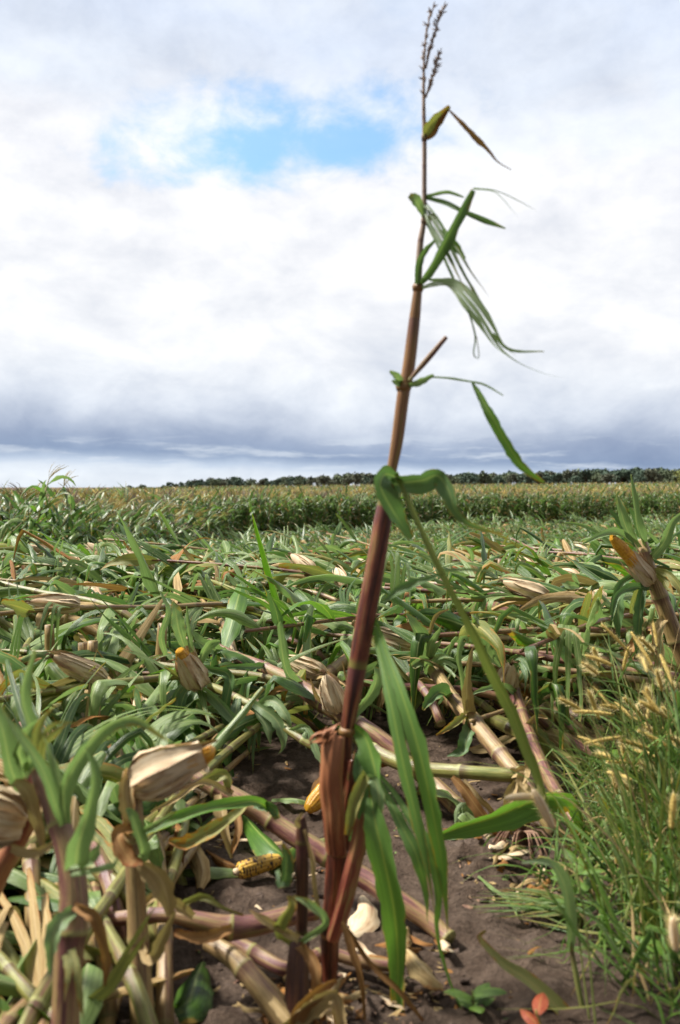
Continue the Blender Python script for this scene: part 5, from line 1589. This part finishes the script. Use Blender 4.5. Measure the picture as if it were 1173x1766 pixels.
foxtail((925, 1374, 1.8, -50, 2, .0), GN(1020, 1780), "foxtail with a bleached level seed head pointing left in front of the dark red stub", nleaf=0, hl=.062, hr=.008, m_head='husk')
foxtail((1064, 1490, 2.1, -3, -70, .0), GN(1072, 1620), "short foxtail with an upright brown head in the grass at lower right", nleaf=2, hl=.07, hr=.006)
foxtail((1166, 1640, 1.45, -6, -60, .0), GN(1180, 1800) + np.array([0, -.3, 0]), "close foxtail cut by the right edge with a plump cream seed head", nleaf=2, hl=.055, hr=.008, m_head='husk')
foxtail((1158, 1430, 1.9, 4, -60, .0), GN(1190, 1640), "foxtail with a straight yellow head at the right edge above the lower grass", nleaf=2, hl=.075, hr=.007)
# tall foreground grass
fg = thing('grass_plant', GN(1015, 1800), "tall foreground grass with one long pale twisted blade standing against the bare soil", 'grass')
htube([(1018, 1800, 1.72, 9), (1000, 1715, 1.73, 10), (988, 1650, 1.74, 9), (983, 1620, 1.74, 7)], 'weed_stem', fg, 8, 'stem', node=False)
hleaf([(984, 1640, 1.74, 8), (984, 1600, 1.73, 18), (978, 1545, 1.72, 20), (966, 1510, 1.71, 20), (950, 1490, 1.7, 14), (928, 1486, 1.69, 8), (900, 1488, 1.68, 3)], 'leaf_waxy', fg, .5, 18, 5)
fb = thing('grass_plant', GN(1010, 1800), "orange and green grass blade arching up left from the bottom edge over bare soil", 'grass')
hleaf([(1010, 1790, 1.70, 16), (960, 1735, 1.71, 24), (910, 1690, 1.72, 22), (870, 1665, 1.73, 16), (840, 1635, 1.74, 12), (825, 1615, 1.75, 8), (838, 1605, 1.76, 4)], 'leaf_yellowing', fb, .5, 18, 5)


def weed(px, py, n, size, m, label, name='broadleaf_weed', h=.10, group=None):
    b = GN(px, py)
    t = thing(name, b, label, 'weed', group)
    top = b + np.array([U(-.02, .02), U(-.02, .02), h])
    C = catmull([b, (b + top) / 2 + np.array([.006, 0, 0]), top], 8)
    part('stem', tube(C, np.linspace(.0028, .0018, 8), 6), 'weed_stem', t)
    for k in range(n):
        a = k * 2.4 + U(-.3, .3)
        i = int(np.interp(k, [0, n], [2, 7.9]))
        L = size * U(.7, 1.1)
        Q = leaf_path(C[i], (math.cos(a) * .8, math.sin(a) * .8, .5), L, 9, 8 * .08 / size, None, 0, False)
        v = np.linspace(0, 1, 9)
        s = np.cross(tangents(Q), [0, 0, 1.0])
        part('leaf', strip(Q, unit(s), L * .52 * np.sin(np.pi * (v * .93 + .05)) ** .8, 5, .25, .05, 2), m, t)
    return t


weed(808, 1752, 6, .07, 'weed_leaf', "small green seedling with pointed leaves on the soil at the bottom edge", h=.05)
weed(930, 1803, 4, .062, 'weed_red', "weed with one bright red upright leaf at the bottom edge", h=.07)
for k, (px, py) in enumerate([(1150, 1460), (1120, 1345), (1080, 1310), (1040, 1340), (1165, 1400), (1050, 1375), (1010, 1345), (1100, 1400), (1140, 1545), (1165, 1500), (1135, 1310), (1060, 1330), (1000, 1610), (1120, 1600), (1160, 1700), (1095, 1290), (1110, 1215), (1040, 1235), (1160, 1210), (980, 1560)]):
    if k == 0:
        weed(px, py, 7, .10, 'leaf_bright', "yellow green jagged weed among the grass at the right edge", h=.14)
    else:
        weed(px, py, random.choice([5, 6, 7, 8]), U(.05, .10), 'weed_leaf', "low green broadleaf weed among the grass at the right side", h=U(.05, .16), group='low broadleaf weeds at the right')

# short grass, nobody could count it
GR = [(985, 1345), (1020, 1290), (1080, 1235), (1200, 1190), (1260, 1800), (1130, 1790), (1075, 1660), (1000, 1600), (935, 1590), (960, 1480), (1010, 1430)]
bl = []
cl_ = []
while len(cl_) < 58:
    px, py = U(930, 1250), U(1200, 1790)
    if inside(px, py, GR) and random.random() < np.interp(py, [1200, 1450, 1560, 1780], [1, .9, .35, .15]):
        cl_.append(GN(px, py))
for c in cl_:
    hgt = U(.12, .34)
    for k in range(random.randrange(9, 20)):
        b = c + np.array([random.gauss(0, .035), random.gauss(0, .035), 0])
        a = U(0, 6.28)
        dv = (math.cos(a) * .7 - .15, math.sin(a) * .7, U(.5, 1.3))
        bl.append((auto_leaf(b, dv, hgt * U(.6, 1.3), U(.004, .010), U(3, 9), 8, 3, U(-.5, .5), U(-1, 1)), random.choice(['weed_leaf', 'weed_leaf', 'leaf_green', 'leaf_bright', 'leaf_yellowing', 'leaf_dry'])))
for k in range(46):
    c = GN(U(1120, 1250), U(1190, 1720))
    for q in range(random.randrange(3, 8)):
        b = c + np.array([random.gauss(0, .04), random.gauss(0, .04), 0])
        a = U(0, 6.28)
        dv = (math.cos(a) * .35 - .22, math.sin(a) * .3, 1.2)
        bl.append((auto_leaf(b, dv, U(.35, .68), U(.004, .009), U(.8, 2.6), 12, 3, U(-.5, .5), U(-1, 1)), random.choice(['leaf_lime', 'weed_leaf', 'leaf_lime', 'leaf_yellowing', 'leaf_bright', 'leaf_dry'])))
for k in range(60):
    b = GN(U(1065, 1240), U(1360, 1740))
    a = U(0, 6.28)
    bl.append((auto_leaf(b, (math.cos(a) * .6 - .2, math.sin(a) * .5, 1.0), U(.2, .42), U(.011, .02), U(2, 6), 12, 5, U(-.6, .6), U(-1, 1)), random.choice(['weed_leaf', 'leaf_bright', 'weed_leaf', 'leaf_waxy'])))
for k in range(60):      # a tuft combed flat over the soil
    b = GN(985 + U(-20, 25), 1592 + U(-14, 14)) + np.array([0, 0, .015])
    bl.append((auto_leaf(b, (-1 + U(-.2, .3), U(-.25, .35), U(.1, .5)), U(.1, .24), U(.004, .008), U(5, 9), 8, 3, U(-.5, .5), U(-1, 1)), random.choice(['weed_leaf', 'leaf_waxy', 'weed_leaf', 'leaf_yellowing'])))
stuff('short_grass', bl, 'short green and straw grass on the soil at the right', 'grass')

# ------------------------------------------------------------------ cobs and scraps on the soil
def cob(p, q, L, r, m, label):
    p, q = np.array(p), np.array(q)
    t = thing('corn_cob', p, label, 'corn cob')
    ax = unit(q - p)
    part('kernels', cob_geo(p, ax, L, r), m, t)
    part('cob_core', lathe([(-.012, .004), (-.008, .009), (.004, .010), (.006, .004)], p, ax, 10), 'husk', t)
    return t


c1 = cob(at(410, 1503, 2.28), at(484, 1481, 2.34), .125, .023, 'kernel_spoiled', "half-eaten corn cob with blackened kernels lying bare on the soil left of the standing stalk")
c2 = cob(at(574, 1350, 2.80), at(526, 1402, 2.68), .145, .030, 'kernel_yellow', "clean yellow corn cob on the soil tucked behind the foot of the standing stalk")
for k in range(2):
    P0 = np.array(gnd(578, 1360)) + np.array([0, .05, .09])
    hleaf([(590, 1345, 2.86, 10), (572, 1350, 2.84, 30), (552, 1358, 2.82, 26), (538, 1370, 2.81, 8)] if k == 0 else [(590, 1380, 2.84, 10), (575, 1392, 2.8, 26), (560, 1402, 2.78, 8)], 'husk', c2, .3, 12, 5, name='husk_leaf')


def scrap(pts, m, label, tilt=.9, fold=.3, name='leaf_scrap', ragged=.2, curl=.6):
    """a torn piece lying on the ground; pts in photo pixels with a width and a height above the soil"""
    A = []
    for (px, py, w, up) in pts:
        g = gnd(px, py, up)
        A.append((g.x, g.y, max(g.z, T(g.x, g.y) + up), w))
    C = catmull(A, 14)
    P = C[:, :3]
    h = unit(np.cross(tangents(P), [0, 0, 1.0]))
    nn = np.cross(tangents(P), h)
    g = strip(P, h * math.cos(tilt - .9) + nn * math.sin(tilt - .9), np.clip(C[:, 3], .003, None), 7, fold, .12, 3, None, curl, 1.0, ragged)
    o = part(name, g, m)
    return tag(o, label, 'scrap')


scrap([(305, 1508, .02, .02), (340, 1502, .05, .04), (385, 1500, .055, .03), (425, 1505, .02, .02)], 'leaf_waxy', "pale green torn leaf lying flat on the soil beside the half-eaten cob")
scrap([(470, 1382, .02, .03), (510, 1378, .035, .05), (550, 1392, .006, .03)], 'leaf_waxy', "small pale green blade lying left of the clean yellow cob")
scrap([(350, 1660, .02, .02), (340, 1690, .07, .04), (325, 1730, .09, .04), (300, 1750, .05, .03)], 'leaf_green', "split dark green leaf on the soil at lower left under the thin purple cane")
scrap([(625, 1545, .02, .02), (632, 1565, .06, .035), (622, 1590, .08, .03), (604, 1612, .04, .015)], 'husk', "crumpled cream husk scrap behind the standing stalk", name='husk_scrap', curl=.4)
scrap([(700, 1640, .02, .03), (720, 1660, .05, .05), (745, 1690, .05, .04), (765, 1700, .02, .02)], 'leaf_dry', "curled tan leaf scrap on the soil right of the standing stalk's hanging leaves")
scrap([(812, 1380, .02, .03), (800, 1395, .06, .06), (818, 1415, .05, .04), (830, 1425, .01, .03)], 'leaf_waxy', "pale green leaf scrap under the level green cane beside the dark red stub")
scrap([(826, 1512, .01, .02), (850, 1530, .014, .03), (880, 1555, .014, .03), (893, 1585, .005, .02)], 'leaf_waxy', "thin blue green blade lying alone on open soil right of centre")
scrap([(1010, 1462, .03, .02), (1030, 1465, .06, .04), (1055, 1460, .03, .02)], 'leaf_waxy', "eaten grey green leaf flat on the soil below the bright drooping leaf")
scrap([(420, 1410, .02, .03), (450, 1440, .07, .06), (485, 1470, .08, .05), (510, 1460, .02, .03)], 'leaf_bright', "light green husk leaf on the soil behind the long fallen cane", name='husk_scrap')
scrap([(525, 1452, .01, .05), (560, 1445, .025, .06), (590, 1440, .02, .05)], 'leaf_yellowing', "yellow blade lying on soil behind the foot of the standing stalk")
scrap([(950, 1510, .01, .02), (930, 1535, .03, .03), (912, 1528, .02, .02)], 'leaf_rust', "rust brown leaf scrap near the grass right of the dark red stub")
scrap([(300, 1430, .03, .06), (330, 1455, .06, .08), (350, 1500, .05, .05), (345, 1530, .02, .03)], 'leaf_dry', "wrinkled tan leaf heap left of the half-eaten cob")

for k in range(34):
    bx, by = random.choice([(560, 1700), (600, 1690), (520, 1740), (640, 1640), (720, 1680), (400, 1460), (350, 1420), (905, 1480), (860, 1470), (480, 1560), (760, 1620), (450, 1740)])
    px, py = bx + random.gauss(0, 32), by + random.gauss(0, 20)
    a = U(0, 6.28); ln = U(18, 46)
    ex, ey = math.cos(a) * ln, math.sin(a) * ln * .5
    wd = U(.012, .035)
    o = scrap([(px - ex, py - ey, wd * .3, .008), (px - ex * .3 + U(-6, 6), py - ey * .3 + U(-5, 5), wd, U(.015, .04)), (px + ex * .4 + U(-6, 6), py + ey * .4 + U(-5, 5), wd * .9, U(.015, .05)), (px + ex, py + ey, wd * .2, U(.005, .03))],
              random.choice(['leaf_dry', 'leaf_dry', 'husk', 'leaf_rust']), "curled dry leaf scrap on the soil around the broken and standing stalk feet", U(.3, 1.5), U(.2, .9), curl=U(.2, 1.3))
    o['group'] = 'dry leaf scraps on the soil'

lit = []
tries = 0
while len(lit) < 1300:
    px, py = U(330, 1150), U(1270, 1780)
    if not inside(px, py, SOIL): continue
    near = min(abs(px - 903) + abs(py - 1470) * 1.2, abs(px - 740) + abs(py - 1640) * 1.5, abs(px - 380) * .7 + abs(py - 1430) * .7, abs(px - 560) + abs(py - 1730) * .8)
    if random.random() > 0.16 + 0.84 * math.exp(-near / 60): continue
    if min((px - 446) ** 2 + (py - 1492) ** 2, (px - 548) ** 2 + (py - 1380) ** 2) < 55 ** 2: continue
    b = GN(px, py) + np.array([0, 0, U(-.004, .008)])
    a = U(0, 6.28)
    L = .012 * random.paretovariate(1.6)
    if L > .09: continue
    Q = leaf_path(b, (math.cos(a), math.sin(a), U(-.05, .18)), L, 6, U(2, 6), None, U(-12, 12), False)
    lit.append((strip(Q, unit(np.cross(tangents(Q), [U(-.6, .6), U(-.6, .6), 1.0])), np.array([.5, .9, 1, .9, .6, .2]) * U(.15, .6) * min(L, .035), 3, U(.2, .9), .2, 3), random.choices(['leaf_dry', 'leaf_rust', 'husk', 'leaf_waxy', 'root'], [.36, .24, .08, .04, .28])[0]))
stuff('plant_litter', lit, 'scattered dry leaf crumbs and broken bits on the soil', 'litter')

cl = []
for k in range(1500):
    px, py = U(320, 1173), U(1290, 1790)
    if not inside(px, py, SOIL): continue
    b = GN(px, py)
    s = min(.010, .0022 * random.paretovariate(1.5))
    n = 6
    lat = np.linspace(0, np.pi, n); lon = np.linspace(0, 2 * np.pi, 8)
    sp = np.stack([np.sin(lat)[:, None] * np.cos(lon), np.sin(lat)[:, None] * np.sin(lon), np.broadcast_to(np.cos(lat)[:, None], (n, 8))], -1)
    k1 = 1 + .35 * np.sin(sp[..., :1] * U(2, 5) + U(0, 6)) + .25 * np.sin(sp[..., 1:2] * U(3, 7) + U(0, 6))
    V = (sp * k1 * s * np.array([1, U(.6, 1), U(.5, .8)])).reshape(-1, 3) + b + np.array([0, 0, s * .25])
    cl.append(((V, grid_faces(n, 8, False), V[:, :2], rndv(V)), 'clod'))
stuff('soil_clods', cl, 'small clods and grains of brown soil', 'clods')
